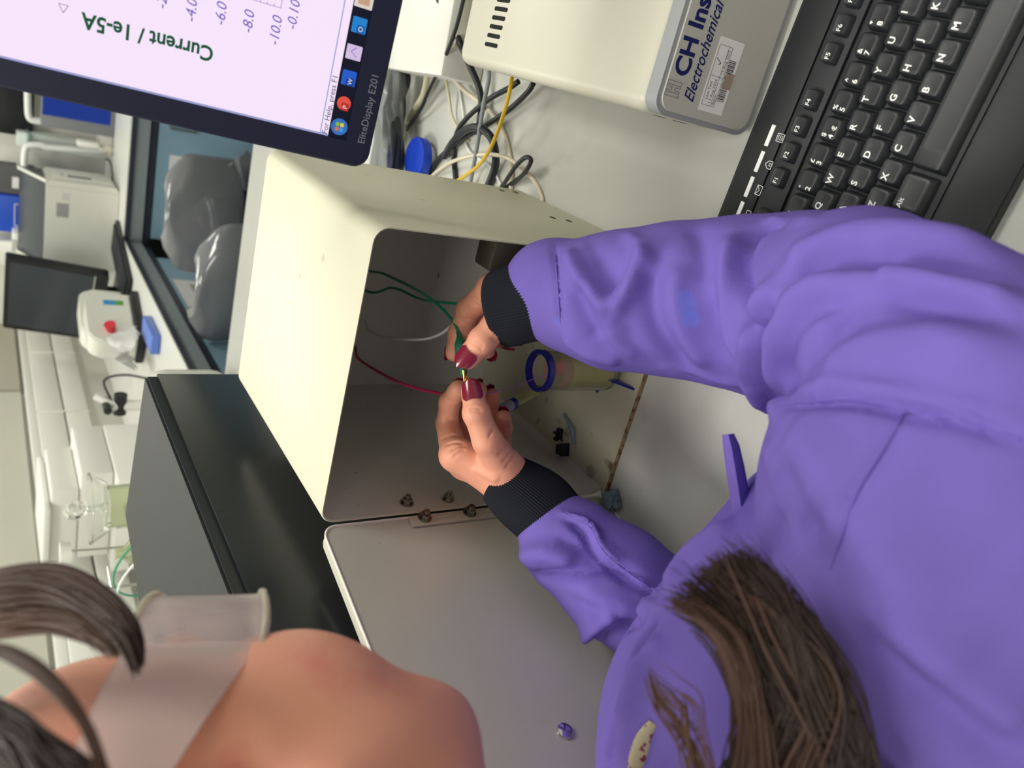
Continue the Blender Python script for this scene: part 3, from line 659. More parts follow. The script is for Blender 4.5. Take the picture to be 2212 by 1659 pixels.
m = BM(); prism(m, [(BX, BY - .0), (MW - BX, BY - .0), (MW - BX, BY + .0125), (BX, BY + .0125)], lambda u, v, w: S_(u, v, -.0003 + w), .0003); obj('task_bar', m, barM, mon)
m = BM(); prism(m, [(BX, BY + .0125), (BX + .0012, BY + .0125), (BX + .0012, MH - BX), (BX, MH - BX)], lambda u, v, w: S_(u, v, .0001 + w), .0002); prism(m, [(BX, .0350), (MW - BX, .0350), (MW - BX, .0357), (BX, .0357)], lambda u, v, w: S_(u, v, .0001 + w), .0002)
obj('window_edge', m, M('screen_lavender', (170, 175, 225), .5, emit=.8), scr)
gtx = M('screen_green', (24, 96, 62), .5, emit=.7); ptx = M('screen_purple', (124, 96, 205), .5, emit=.8); gx = M('screen_grey', (90, 85, 110), .5, emit=.7)
vert = lambda u0, v0: (lambda u, v, w: S_(u0 - v, v0 + u, .0004 + w))
text('Current / 1e-5A', .0125, gtx, scr, vert(.0530, .1075), bold=.0003, sx=.88)
for s, u, v in (('-4.0', .0640, .1200), ('-6.0', .0668, .1034), ('-8.0', .0668, .0873), ('-10.0', .0640, .0708), ('-0.10', .0760, .0618)): text(s, .0085, ptx, scr, MF(u, v), shear=.2)
for s, u, v in (('-2.0', .0668, .1365), ('0', .074, .1530)): text(s, .0085, ptx, scr, MF(u, v), shear=.2)
m = BM()
def sb(u0, v0, u1, v1, r=.0002): tube(m, [S_(u0, v0, .0003), S_(u1, v1, .0003)], r, n=4, smooth=False)
sb(.0865, .0725, .0865, .26); sb(.0865, .0725, .42, .0725)
for k in range(12):
    sb(.0865, .0725 + k * .0164, .0895, .0725 + k * .0164)
    for j in (1, 2, 3): sb(.0865, .0725 + (k + j / 4) * .0164, .0880, .0725 + (k + j / 4) * .0164)
obj('plot_axes', m, ptx, scr)
m = BM(); sb(.0500, .190, .0545, .1925); sb(.0545, .1925, .0545, .1875); sb(.0545, .1875, .05, .190); obj('pointer', m, gx, scr)
text('For Help, press F1', .0052, gx, scr, MF(.0175, .0308))
text('EliteDisplay E201', .0068, M('logo_grey', (120, 124, 140), .5), mon, lambda u, v, w: S_(.0170 + u, .0052 + v, .0021 + w))
ic = BY + .0062
def disc(u, v, r, mt_, w0=.0001, name='icon', par=None):
    m = BM(); c = [m.verts.new(S_(u + r * math.cos(t), v + r * math.sin(t), w0 + .0004)) for t in [i * math.pi / 12 for i in range(24)]]; m.faces.new(c); return obj(name, m, mt_, par or mon)
def sq(u, v, a, b, mt_, w0=.0001, name='icon', par=None):
    m = BM(); prism(m, rrect(u - a, v - b, u + a, v + b, .0006, n=2), lambda x, y, w: S_(x, y, w0 + w), .0003); return obj(name, m, mt_, par or mon)
E_ = lambda n_, c, e=.8: M('icon_' + n_, c, .5, emit=e)
o = disc(BX + .0078, ic, .0056, E_('blue', (60, 120, 200)), name='start_button')
for a, b, n_, c in ((-1, 1, 'orange', (240, 120, 50)), (1, 1, 'lime', (140, 200, 60)), (-1, -1, 'sky', (70, 170, 240)), (1, -1, 'yellow', (250, 210, 60))): sq(BX + .0078 + a * .0016, ic + b * .0015, .0013, .0012, E_(n_, c), .0006, 'icon_pane', o)
o = disc(BX + .0236, ic, .0046, E_('coral', (240, 90, 75)), name='app_icon'); q = sq(BX + .0215, ic - .001, .0025, .0025, E_('redd', (205, 50, 45)), .0006, 'icon_plate', o); text('P', .0045, E_('white', (240, 240, 240), .8), o, lambda u, v, w: S_(BX + .0203 + u, ic - .0026 + v, .0011 + w), 'icon_letter')
o = sq(BX + .0402, ic, .0048, .0046, E_('blue3', (40, 100, 215)), name='app_icon'); q = sq(BX + .0380, ic - .001, .0026, .0026, E_('blue4', (30, 70, 170)), .0006, 'icon_plate', o); text('W', .0040, E_('white', (240, 240, 240), .8), o, lambda u, v, w: S_(BX + .0362 + u, ic - .0024 + v, .0011 + w), 'icon_letter')
o = sq(BX + .0566, ic, .0046, .0050, E_('lilac', (228, 205, 245)), name='app_icon'); m = BM(); sb(BX + .054, ic - .002, BX + .057, ic + .002, .00025); sb(BX + .057, ic + .002, BX + .060, ic - .001, .00025); m.transform(Matrix.Translation(e3 * .0005)); obj('icon_line', m, ptx, o)
o = sq(BX + .0735, ic, .0048, .0046, E_('blue5', (40, 140, 220)), name='app_icon'); q = sq(BX + .0713, ic - .0012, .0026, .0026, E_('blue6', (30, 105, 190)), .0006, 'icon_plate', o); text('O', .0042, E_('white', (240, 240, 240), .8), o, lambda u, v, w: S_(BX + .0697 + u, ic - .0026 + v, .0011 + w), 'icon_letter')
o = sq(BX + .0910, ic, .0070, .0058, E_('sand', (235, 225, 215)), name='app_icon'); sq(BX + .0910, ic, .0050, .0036, E_('tan', (215, 170, 140)), .0006, 'icon_plate', o)
mc = MW / 2; q0 = S_(mc, .13, -.022); bx0 = q0.x
m = BM(); box(m, mc - .045, -.045, -.002, mc + .045, .045, .0) if False else None
prism(m, rrect(mc - .05, .08, mc + .05, .18, .006), lambda u, v, w: S_(u, v, -.030 + w), .0095); tube(m, [S_(mc, .13, -.028), V3(bx0, .22 - mo.y, q0.z + .01), V3(bx0, .345 - mo.y, q0.z), V3(bx0, .362 - mo.y, q0.z - .05)], .016, n=14); obj('support_arm', m, bez, mon)
m = BM(); box(m, bx0 - .03, .345 - mo.y, -mo.z + .012, bx0 + .03, .38 - mo.y, q0.z - .03, r=.006); obj('stand', m, bez, mon)
m = BM(); box(m, bx0 - .11, .318 - mo.y, -mo.z + .0005, bx0 + .11, .412 - mo.y, -mo.z + .014, r=.005); obj('base', m, bez, mon)

# ================================================================== KEYBOARD
KA = math.radians(-3.312); U = .01905
kb = thing('black_keyboard', 'large black keyboard with white legends lying in front of the cream instrument', 'keyboard', (.3329, -.1352, 0), KA)
kbm = M('keyboard_black', (30, 32, 36), .42, spec=.45, bump=.25, bscale=2500)
kbd = M('keyboard_deck', (44, 46, 50), .5, bump=.3, bscale=2500)
keym = M('key_black', (40, 42, 46), .34, spec=.6, bump=.15, bscale=2500)
leg = M('legend_white', (245, 245, 245), .5)
KR = 17.2
def KP(u, v, z): return V3(u * U, v * U, z)
m = BM(); prof = [(-5.75, .001), (-5.75, .009), (-5.2, .016), (-4.1, .0185), (-3.95, .012), (5.05, .0145), (5.12, .010), (5.12, .001)]
prism(m, prof, lambda u, v, w: V3(-2.3 * U + w, u * U, v), (KR + 2.3) * U)
bmesh.ops.bevel(m, geom=list(m.edges), offset=.0018, segments=2, affect='EDGES'); obj('case', m, kbm, kb)
m = BM(); box(m, *KP(-2.1, -3.9, .0142), *KP(KR - .3, 1.8, .0150)); box(m, *KP(-2.1, 1.95, .0142), *KP(KR - .3, 3.2, .0165), r=.0006); obj('deck', m, kbd, kb)
m = BM(); box(m, *KP(-2.28, 3.25, .0145), *KP(KR - .1, 4.8, .0172), r=.001); obj('hot_key_ridge', m, kbm, kb)
for i in range(0, 4):
    m = BM(); u = -2.0 + 1.07 * i; box(m, *KP(u, 3.74, .0170), *KP(u + .86, 3.94, .0180), r=.0003); obj('hot_key', m, leg, kb)
m = BM(); tube(m, [KP(-2.32, 3.6, .012), KP(-2.32, 4.8, .012)], .0006, n=6, smooth=False); obj('silver_edge', m, steel, kb)
# tiny pictograms above the function keys
def pic(u, v, kind):
    m = BM(); s = .19
    def ln(a, b): tube(m, [KP(u + a[0] * s, v + a[1] * s, .0176), KP(u + b[0] * s, v + b[1] * s, .0176)], .0003, n=4, smooth=False)
    sh = {'mail': [[(-1, -.7), (1, -.7), (1, .7), (-1, .7), (-1, -.7)], [(-1, .7), (0, -.1), (1, .7)]], 'home': [[(-.8, -.8), (.8, -.8), (.8, .2), (0, 1), (-.8, .2), (-.8, -.8)], [(-.2, -.8), (-.2, -.1), (.3, -.1), (.3, -.8)]],
          'calc': [[(-.8, -.9), (.8, -.9), (.8, .9), (-.8, .9), (-.8, -.9)], [(-.5, .5), (.5, .5)], [(-.5, 0), (.5, 0)], [(-.5, -.5), (.5, -.5)]], 'cam': [[(-.9, -.6), (.9, -.6), (.9, .6), (-.9, .6), (-.9, -.6)]]}[kind]
    for s_ in sh:
        for p, q in zip(s_, s_[1:]): ln(p, q)
    obj('pictogram', m, leg, kb)
pic(-1.55, 3.35, 'cam'); pic(-.48, 3.30, 'mail'); pic(.58, 3.32, 'home'); pic(1.68, 3.30, 'calc')
def keymesh(w, d, h, top):
    bm = BM(); z0, z1 = .0142, .0142 + h; W2, D2 = w / 2, d / 2; t = top
    lo = rrect(-W2, -D2, W2, D2, .0012, n=3); mi = rrect(-W2 + t * .8, -D2 + t * 1.2, W2 - t * .8, D2 - t * .5, .0022, n=3)
    hi = rrect(-W2 + t * 1.15, -D2 + t * 1.6, W2 - t * 1.15, D2 - t * .8, .0022, n=3)
    L3 = [[bm.verts.new((x, y, z)) for x, y in P] for P, z in ((lo, z0), (mi, z1 - .0006), (hi, z1))]
    n = len(lo)
    for a, b in zip(L3, L3[1:]):
        for i in range(n): bm.faces.new((a[i], a[(i + 1) % n], b[(i + 1) % n], b[i]))
    # dished top
    ins = [bm.verts.new((v.co.x * .8, v.co.y * .75, z1 - .00035)) for v in L3[2]]; bm.faces.new(ins)
    for i in range(n): bm.faces.new((L3[2][i], L3[2][(i + 1) % n], ins[(i + 1) % n], ins[i]))
    me = bpy.data.meshes.new('key'); bmesh.ops.recalc_face_normals(bm, faces=bm.faces); bm.to_mesh(me); bm.free(); me.materials.append(keym)
    for p in me.polygons: p.use_smooth = True
    me.set_sharp_from_angle(angle=math.radians(50)); return me
KM = {}
def key(u, v, lg='', w=1.0, d=1.0, h=.0085, lg2=None, small=False, top=.0023):
    k = (w, d, h, top)
    if k not in KM: KM[k] = keymesh(w * U - .0007, d * U - .0007, h, top)
    o = bpy.data.objects.new('key', KM[k]); COL.objects.link(o); o.parent = kb; o.location = KP(u, v, 0)
    zt = .0142 + h
    x0 = -w * U / 2 + .0032; y0 = d * U / 2 - .0090
    if small: text(lg, .0052, leg, o, lambda a, b, c: V3(x0 + a, y0 + .0008 + b, zt - .0001 + c), 'legend', bold=.00005)
    elif lg2 is None and lg: text(lg, .0066, leg, o, lambda a, b, c: V3(x0 + a, y0 - .0003 + b, zt - .0002 + c), 'legend', bold=.00018)
    elif lg:
        text(lg2, .0052, leg, o, lambda a, b, c: V3(x0 + a, y0 + .0010 + b, zt - .0002 + c), 'legend', bold=.0001)
        text(lg, .0058, leg, o, lambda a, b, c: V3(x0 + a, y0 - .0052 + b, zt - .0002 + c), 'legend', bold=.00015)
        if lg == '4': text('€', .0052, leg, o, lambda a, b, c: V3(x0 + .0055 + a, y0 - .0052 + b, zt - .0002 + c), 'legend', bold=.00015)
    return o
SH = {'1': '!', '2': '"', '3': '£', '4': '$', '5': '%', '6': '^', '7': '&', '8': '*', '9': '(', '0': ')', '-': '_', '=': '+'}
for i, c in enumerate('1234567890-='): key(i - .45, 1.06, c, lg2=SH[c])
key(-1.45, 1.06, '`', lg2='¬')
for i, c in enumerate('QWERTYUIOP[]'): key(i + .05, .04, c)
key(-1.2, .04, 'Tab', w=1.5, small=True)
sub = {'S': 'Save', 'F': 'Find', 'Z': 'Undo', 'X': 'Cut', 'C': 'Copy', 'V': 'Paste', 'B': 'Bold'}
for i, c in enumerate("ASDFGHJKL;'#"): key(i + .3, -.98, c)
key(-1.1, -.98, 'Caps', w=1.75, small=True)
for i, c in enumerate('ZXCVBNM,./'): key(i + .8, -2.0, c)
key(-.2, -2.0, '\\', w=.98); key(-1.35, -2.0, '', w=1.25)
greyl = M('legend_grey', (190, 190, 192), .5)
for i, c in enumerate('ASDF'):
    if c in sub: text('+' + sub[c], .0042, greyl, kb, (lambda uu: (lambda a, b, cc: V3(uu * U - .0062 + a, -1.48 * U + .0008 + (b + .0032) * .40 - cc, .0142 + (b + .0032) * .92)))(i + .3), 'printed_hint')
for i, c in enumerate('ZXCVB'):
    if c in sub: text('+' + sub[c], .0042, greyl, kb, (lambda uu: (lambda a, b, cc: V3(uu * U - .0062 + a, -2.50 * U + .0008 + (b + .0032) * .40 - cc, .0142 + (b + .0032) * .92)))(i + .8), 'printed_hint')
key(1.35, -3.1, 'Alt', w=1.45, d=1.2, small=True); key(-.05, -3.1, '', w=1.2, d=1.2); key(-1.5, -3.1, 'Ctrl', w=1.5, d=1.2, small=True)
key(5.2, -3.12, '', w=6.1, d=1.3, h=.0080); key(8.95, -3.1, 'Alt', w=1.3, d=1.2, small=True); key(10.4, -3.1, '', w=1.3, d=1.2)
for i in range(12):
    u = [.28, 1.30, 2.32, 3.34, 5.05, 6.05, 7.05, 8.05, 9.6, 10.6, 11.6, 12.6][i]; key(u, 2.50, 'F%d' % (i + 1), w=.86, d=.72, h=.0080, small=True, top=.0015)
key(-1.4, 2.50, 'Esc', w=.86, d=.72, h=.0080, small=True, top=.0015)

# ================================================================== CABLES AND CLUTTER BEHIND
beige = M('cable_beige', (200, 194, 168), .45); blk = M('cable_black', (30, 34, 38), .4); gry = M('cable_grey', (130, 136, 140), .45); yel = M('cable_yellow', (216, 178, 30), .4); crm = M('cable_cream', (214, 204, 184), .45)
def cable(label, mat, r, pts, group=None):
    m = BM(); tube(m, [ptz(x, y, z) for x, y, z in pts], r, n=12); return tag(obj('cable', m, mat), label, 'cable')
cable('thick beige cable beside the bagged cables', beige, .0042, [(936, -60, .05), (941, 0, .05), (939, 67, .045), (926, 142, .03), (915, 203, .015), (895, 236, .008), (883, 262, .006), (868, 300, .006)])
cable('thin black cable crossing over the thick black one', blk, .0024, [(1012, -40, .09), (1001, 0, .08), (983, 67, .065), (956, 135, .05), (925, 199, .025), (909, 236, .015), (883, 273, .006), (860, 310, .005)])
cable('thick black cable dropping behind the instrument', blk, .0042, [(930, -50, .06), (949, 0, .055), (969, 40, .05), (993, 91, .045), (1012, 135, .035), (1035, 190, .022), (1040, 230, .014), (1036, 262, .010), (1034, 290, .0045)])
cable('straight grey cable leaving the instrument', gry, .0026, [(1056, 150, .045), (1055, 175, .045), (1044, 230, .040), (1030, 320, .028), (1017, 390, .012), (1012, 420, .006)])
cable('yellow cable in front of the tangle', yel, .0022, [(1106, 168, .05), (1102, 190, .055), (1091, 236, .055), (1067, 304, .045), (1037, 354, .028), (993, 387, .008), (975, 395, .004)])
cable('black cable running up to the instrument edge', blk, .0032, [(1152, 180, .02), (1140, 199, .018), (1101, 236, .012), (1047, 273, .014), (1000, 300, .010), (953, 338, .006), (929, 371, .005), (915, 392, .005)])
cable('black cable bent in a long arc to the cage', blk, .0032, [(1120, 176, .028), (1100, 190, .03), (1054, 216, .028), (1007, 257, .018), (986, 290, .008), (980, 338, .004), (983, 378, .004), (984, 400, .004)])
cable('cream cable looping low behind the cage', crm, .0024, [(925, 392, .004), (941, 373, .007), (980, 348, .017), (1037, 334, .024), (1088, 338, .022), (1121, 358, .014), (1152, 388, .006), (1169, 422, .003), (1172, 440, .003)])
cable('thick black cable arched like a hoop', blk, .0048, [(960, 338, .006), (980, 305, .012), (1007, 280, .026), (1035, 276, .032), (1060, 296, .028), (1070, 330, .018), (1069, 362, .009), (1054, 402, .005), (1046, 420, .005)])
cable('small black cable loop standing beside the cage', blk, .0026, [(1078, 412, .004), (1088, 398, .010), (1115, 358, .022), (1136, 340, .026), (1147, 348, .024), (1131, 376, .013), (1105, 397, .004), (1085, 410, .003)])
cable('slim beige cable left of the thick black one', beige, .0020, [(940, -40, .05), (947, 34, .045), (953, 118, .04), (969, 203, .016), (978, 255, .007), (1000, 290, .004), (1012, 305, .003)])
cable('cream cable sweeping under the black cables', crm, .0028, [(950, 60, .05), (960, 130, .04), (970, 155, .03), (1000, 192, .012), (1054, 236, .006), (1088, 287, .004), (1104, 354, .003), (1104, 405, .003), (1104, 425, .003)])
cable('thin white cable lowest in the tangle', M('cable_white', (222, 224, 224), .45), .0016, [(975, 60, .045), (981, 130, .035), (990, 180, .006), (1000, 240, .003), (1010, 320, .003), (1060, 360, .003), (1082, 400, .003)])
t = thing('socket_block', 'white socket block standing on the worktop behind the cables', 'socket block', (.480, .50, 0), math.radians(4))
obj('body', B(-.145, -.075, 0, .16, .09, .058, r=.004), whitep, t)
m = BM(); box(m, -.11, -.0815, .006, -.04, -.08, .05, r=.0005); obj('face_plate', m, creamp, t)
m = BM(); lathe(m, [(.0001, 0), (.046, 0), (.046, .002), (.047, .004), (.047, .022), (.044, .024), (.0001, .024)], 40, Matrix.Translation((.425, .66, .0003))); tag(obj('yellow_lid', m, M('yellow_lid', (206, 178, 44), .4)), 'round yellow lid at the top edge by the lit monitor', 'lid')
t = thing('capped_jar', 'squat white pot with a blue cap beside the bagged cables', 'jar', (.226, .512, 0))
m = BM(); lathe(m, [(.0001, 0), (.0215, 0), (.0225, .003), (.0225, .003), (.0225, .020), (.021, .0205), (.0001, .0205)], 36); obj('jar_body', m, whitep, t)
m = BM(); lathe(m, [(.0292, .010), (.0295, .021), (.0285, .023), (.025, .023), (.0245, .0222), (.0001, .0222)], 48); obj('cap', m, M('cap_blue', (30, 66, 190), .35), t)
# clear bag of dark cables
t = thing('plastic_bag', 'clear plastic bag packed with dark cables behind the lit monitor', 'bag', (0, 0, 0))
BZ = .055
m = BM(); rows = []
Lp = [(866, 60), (880, 100), (893, 155), (884, 240), (880, 330), (874, 400)]; Rp = [(800, 40), (790, 120), (780, 200), (770, 280), (765, 340), (760, 400)]
for k, (l, r) in enumerate(zip(Lp, Rp)):
    row = []
    for j in range(9):
        s = j / 8; zz = .006 + .062 * math.sin(math.pi * min(1, s * .7 + .02)) * (.35 if k == 0 else 1) + .004 * math.sin(j * 2.3 + k * 1.7); q = ptz(l[0] + (r[0] - l[0]) * s, l[1] + (r[1] - l[1]) * s, zz); row.append(m.verts.new(q))
    rows.append(row)
for a, b in zip(rows, rows[1:]):
    for i in range(8): m.faces.new((a[i], a[i + 1], b[i + 1], b[i]))
bmesh.ops.subdivide_edges(m, edges=list(m.edges), cuts=2, use_grid_fill=True)
for v in m.verts: v.co.z += .003 * math.sin(v.co.x * 260) * math.cos(v.co.y * 190)
ob = obj('bag_film', m, M('bag_film', (225, 230, 230), .12, trans=0, alpha=.28, spec=.9), t, 80)
random.seed(9)
for i in range(11):
    m = BM(); x0 = 800 + i * 5.8; P = []
    for k in range(6):
        yy = 118 + k * 55; q = ptz(x0 + 16 + random.uniform(-8, 8) - k * 2.2, yy, .010 + .036 * math.sin(math.pi * (i + 1) / 12) + random.uniform(-.004, .006)); P.append(q)
    tube(m, P, .0052, n=10); obj('dark_cable', m, M('cable_charcoal', (52, 56, 60), .45), t)
# ================================================================== SCULPTING TOOLS
def surface_net(f, lo, hi, h):
    """mesh of the zero level of f on a grid, as quads"""
    lo = np.array(lo, float); hi = np.array(hi, float)
    nx, ny, nz = [int(math.ceil(v)) + 1 for v in (hi - lo) / h]
    xs, ys, zs = [(lo[i] + np.arange(n) * h).astype(np.float32) for i, n in enumerate((nx, ny, nz))]
    D = np.empty((nx, ny, nz), np.float32)
    st = max(1, int(4e5 / (ny * nz)))
    Y, Z = np.meshgrid(ys, zs, indexing='ij')
    for i in range(0, nx, st):
        X = xs[i:i + st]; k = len(X)
        Pp = np.stack([np.repeat(X, ny * nz), np.tile(Y.ravel(), k), np.tile(Z.ravel(), k)], 1)
        D[i:i + st] = f(Pp).reshape(k, ny, nz)
    s = D < 0
    c = s[:-1, :-1, :-1].astype(np.int8)
    for dx, dy, dz in [(1,0,0),(0,1,0),(0,0,1),(1,1,0),(1,0,1),(0,1,1),(1,1,1)]:
        c = c + s[dx:nx - 1 + dx, dy:ny - 1 + dy, dz:nz - 1 + dz]
    act = (c > 0) & (c < 8)
    idx = -np.ones(act.shape, np.int64); I = np.argwhere(act); idx[act] = np.arange(len(I))
    acc = np.zeros((len(I), 3)); cnt = np.zeros(len(I))
    cor = [(a, b, d) for a in (0, 1) for b in (0, 1) for d in (0, 1)]
    for a in cor:
        for ax in range(3):
            if a[ax]: continue
            b = list(a); b[ax] = 1
            va = D[I[:, 0] + a[0], I[:, 1] + a[1], I[:, 2] + a[2]]; vb = D[I[:, 0] + b[0], I[:, 1] + b[1], I[:, 2] + b[2]]
            m = (va < 0) != (vb < 0); t = np.where(m, va / np.where(m, va - vb, 1), 0)
            p = np.tile(np.array(a, float), (len(I), 1)); p[:, ax] += t
            acc[m] += p[m]; cnt[m] += 1
    V = lo + (I + acc / cnt[:, None]) * h
    F = []
    for ax in range(3):
        o = [1, 1, 1]; o[ax] = 0
        sl0 = [slice(1, None)] * 3; sl0[ax] = slice(0, -1)
        A = s[tuple(slice(0, n - 1) if i == ax else slice(1, n - 1) for i, n in enumerate((nx, ny, nz)))]
        Bq = s[tuple(slice(1, n) if i == ax else slice(1, n - 1) for i, n in enumerate((nx, ny, nz)))]
        E = np.argwhere(A != Bq); E = E + np.array(o)
        u, v = [(1, 2), (2, 0), (0, 1)][ax]
        du = np.zeros(3, int); du[u] = 1; dv = np.zeros(3, int); dv[v] = 1
        q = [idx[tuple((E - d).T)] for d in (0 * du, du, du + dv, dv)]
        inside = s[tuple(E.T)] if False else A[tuple((E - np.array(o)).T)]
        Q = np.stack(q, 1); Q[~inside] = Q[~inside][:, ::-1]
        F.append(Q)
    F = np.concatenate(F); F = F[(F >= 0).all(1)]
    return V, F
def smin(a, b, k):
    h = np.clip(.5 + .5 * (b - a) / k, 0, 1)
    return b + (a - b) * h - k * h * (1 - h)
def cap_d(P, a, b, ra, rb):
    a = np.array(a, np.float32); b = np.array(b, np.float32); ab = b - a; L2 = max(float(ab @ ab), 1e-12)
    t = np.clip((P - a) @ ab / L2, 0, 1); d = P - a - t[:, None] * ab
    return np.sqrt((d * d).sum(1)) - (ra + (rb - ra) * t)
def ell_d(P, c, ax, r):                     # ax: 3 axes rows
    q = (P - np.array(c, np.float32)) @ np.array(ax, np.float32).T / np.array(r, np.float32)
    k0 = np.sqrt((q * q).sum(1)); return (k0 - 1) * min(r)
def mesh_from(name, V, F, mat, parent=None, angle=180):
    me = bpy.data.meshes.new(name)
    me.vertices.add(len(V)); me.vertices.foreach_set('co', np.asarray(V, np.float32).ravel())
    me.loops.add(F.size); me.loops.foreach_set('vertex_index', F.astype(np.int32).ravel())
    k = F.shape[1]
    me.polygons.add(len(F)); me.polygons.foreach_set('loop_start', np.arange(0, F.size, k, dtype=np.int32))
    me.update(calc_edges=True); me.validate()
    me.polygons.foreach_set('use_smooth', np.ones(len(me.polygons), bool))
    me.materials.append(mat)
    o = bpy.data.objects.new(name, me); COL.objects.link(o)
    if parent: o.parent = parent
    return o
def vnormals(V, F):
    n = np.cross(V[F[:, 2]] - V[F[:, 0]], V[F[:, 3]] - V[F[:, 1]]); N = np.zeros_like(V)
    for k in range(4): np.add.at(N, F[:, k], n)
    return N / (np.linalg.norm(N, axis=1)[:, None] + 1e-12)
def relax(V, F, it=1, lam=.5):
    E = np.concatenate([F[:, [0, 1]], F[:, [1, 2]], F[:, [2, 3]], F[:, [3, 0]]])
    for _ in range(it):
        A = np.zeros_like(V); c = np.zeros(len(V))
        np.add.at(A, E[:, 0], V[E[:, 1]]); np.add.at(c, E[:, 0], 1); np.add.at(A, E[:, 1], V[E[:, 0]]); np.add.at(c, E[:, 1], 1)
        V = V + lam * (A / c[:, None] - V)
    return V
def strokes(V, F, S_list, seg=.0025):
    """raise or sink the surface along lines drawn over it; each: pixel points, width m, height m"""
    N = vnormals(V, F)
    bvh = BVHTree.FromPolygons([tuple(v) for v in V], [tuple(f) for f in F])
    off = np.zeros(len(V))
    for pts, wd, amp in S_list:
        P2 = smooth_path([V3(x, y, 0) for x, y in pts], 14); H = []
        for i, q in enumerate(P2):
            r = (pt(q.x, q.y, 1) - CAM).normalized(); hit = bvh.ray_cast(CAM, r, 3.0)[0]
            if hit is not None: H.append((*hit, i / (len(P2) - 1)))
        if len(H) < 2: continue
        H = np.array(H); k = wd * 2.6
        sel = np.where(((V > H[:, :3].min(0) - k) & (V < H[:, :3].max(0) + k)).all(1))[0]
        best = np.full(len(sel), 9.); tt = np.zeros(len(sel))
        for a, b in zip(H[:-1], H[1:]):
            if np.linalg.norm(a[:3] - b[:3]) > .03: continue
            ab = b[:3] - a[:3]; L2 = ab @ ab + 1e-12; t = np.clip((V[sel] - a[:3]) @ ab / L2, 0, 1)
            d = np.linalg.norm(V[sel] - a[:3] - t[:, None] * ab, axis=1); m = d < best; best[m] = d[m]; tt[m] = (a[3] + t * (b[3] - a[3]))[m]
        end = np.clip(np.minimum(tt, 1 - tt) / .18, 0, 1); end = .25 + .75 * end * end * (3 - 2 * end)
        off[sel] += amp * end * np.exp(-(best / wd) ** 2)
    return V + N * off[:, None]
def chain(P, k, parts):
    d = None
    for a, b, ra, rb in parts:
        e = cap_d(P, a, b, ra, rb); d = e if d is None else smin(d, e, k)
    return d

# ================================================================== THE PERSON
person = thing('person', 'person in a purple lab coat leaning in, both hands in the metal cage', 'person')
skin = M('skin', (226, 158, 132), .42, spec=.4, var=.10, vscale=28, bump=.25, bscale=1400, sss=.12, spots=((214, 128, 112), 30, .56, .25))
nailm = M('nail_varnish', (122, 28, 52), .18, spec=.6, coat=.6)
nails = []
def fingers(J, D0):
    """J: name -> list of (px, py, depth, radius in m)"""
    parts = []
    for L in J:
        P = [tuple(pt(x, y, d)) for x, y, d, r in L]; R = [l[3] for l in L]
        parts.append([(P[i], P[i + 1], R[i], R[i + 1]) for i in range(len(P) - 1)])
    return parts
# lower hand in the picture (her left): thumb in front, fingers curled behind it
LH = dict(
    wrist=(1112, 1052, .640), arm=(1260, 1170, .625),
    index=[(984, 984, .640, .0125), (966, 915, .662, .0098), (972, 868, .651, .0086), (991, 840, .634, .0070)],
    middle=[(1004, 1002, .655, .0120), (996, 925, .690, .0094), (1012, 876, .680, .0082), (1034, 843, .660, .0066)],
    ring=[(1030, 1010, .668, .0112), (1046, 935, .708, .0088), (1058, 888, .697, .0078), (1062, 856, .682, .0064)],
    little=[(1064, 1018, .672, .0105), (1084, 960, .700, .0084), (1088, 924, .690, .0074), (1087, 902, .678, .0062)],
    thumb=[(1090, 1012, .628, .0150), (1053, 952, .606, .0120), (1029, 893, .600, .0100), (1020, 842, .604, .0080)])
RH = dict(
    wrist=(1120, 655, .605), arm=(1300, 655, .570),
    index=[(1066, 626, .610, .0125), (1012, 668, .628, .0098), (992, 722, .634, .0086), (981, 762, .632, .0066)],
    middle=[(1086, 640, .625, .0118), (1034, 690, .655, .0092), (1036, 735, .660, .0080), (1052, 757, .655, .0064)],
    ring=[(1106, 652, .632, .0112), (1066, 696, .668, .0088), (1078, 732, .674, .0074), (1100, 738, .668, .0060)],
    little=[(1122, 664, .640, .0100), (1092, 704, .676, .0080), (1104, 728, .682, .0068), (1116, 730, .678, .0056)],
    thumb=[(1116, 660, .600, .0140), (1082, 694, .592, .0125), (1042, 736, .590, .0102), (1012, 772, .594, .0084)])
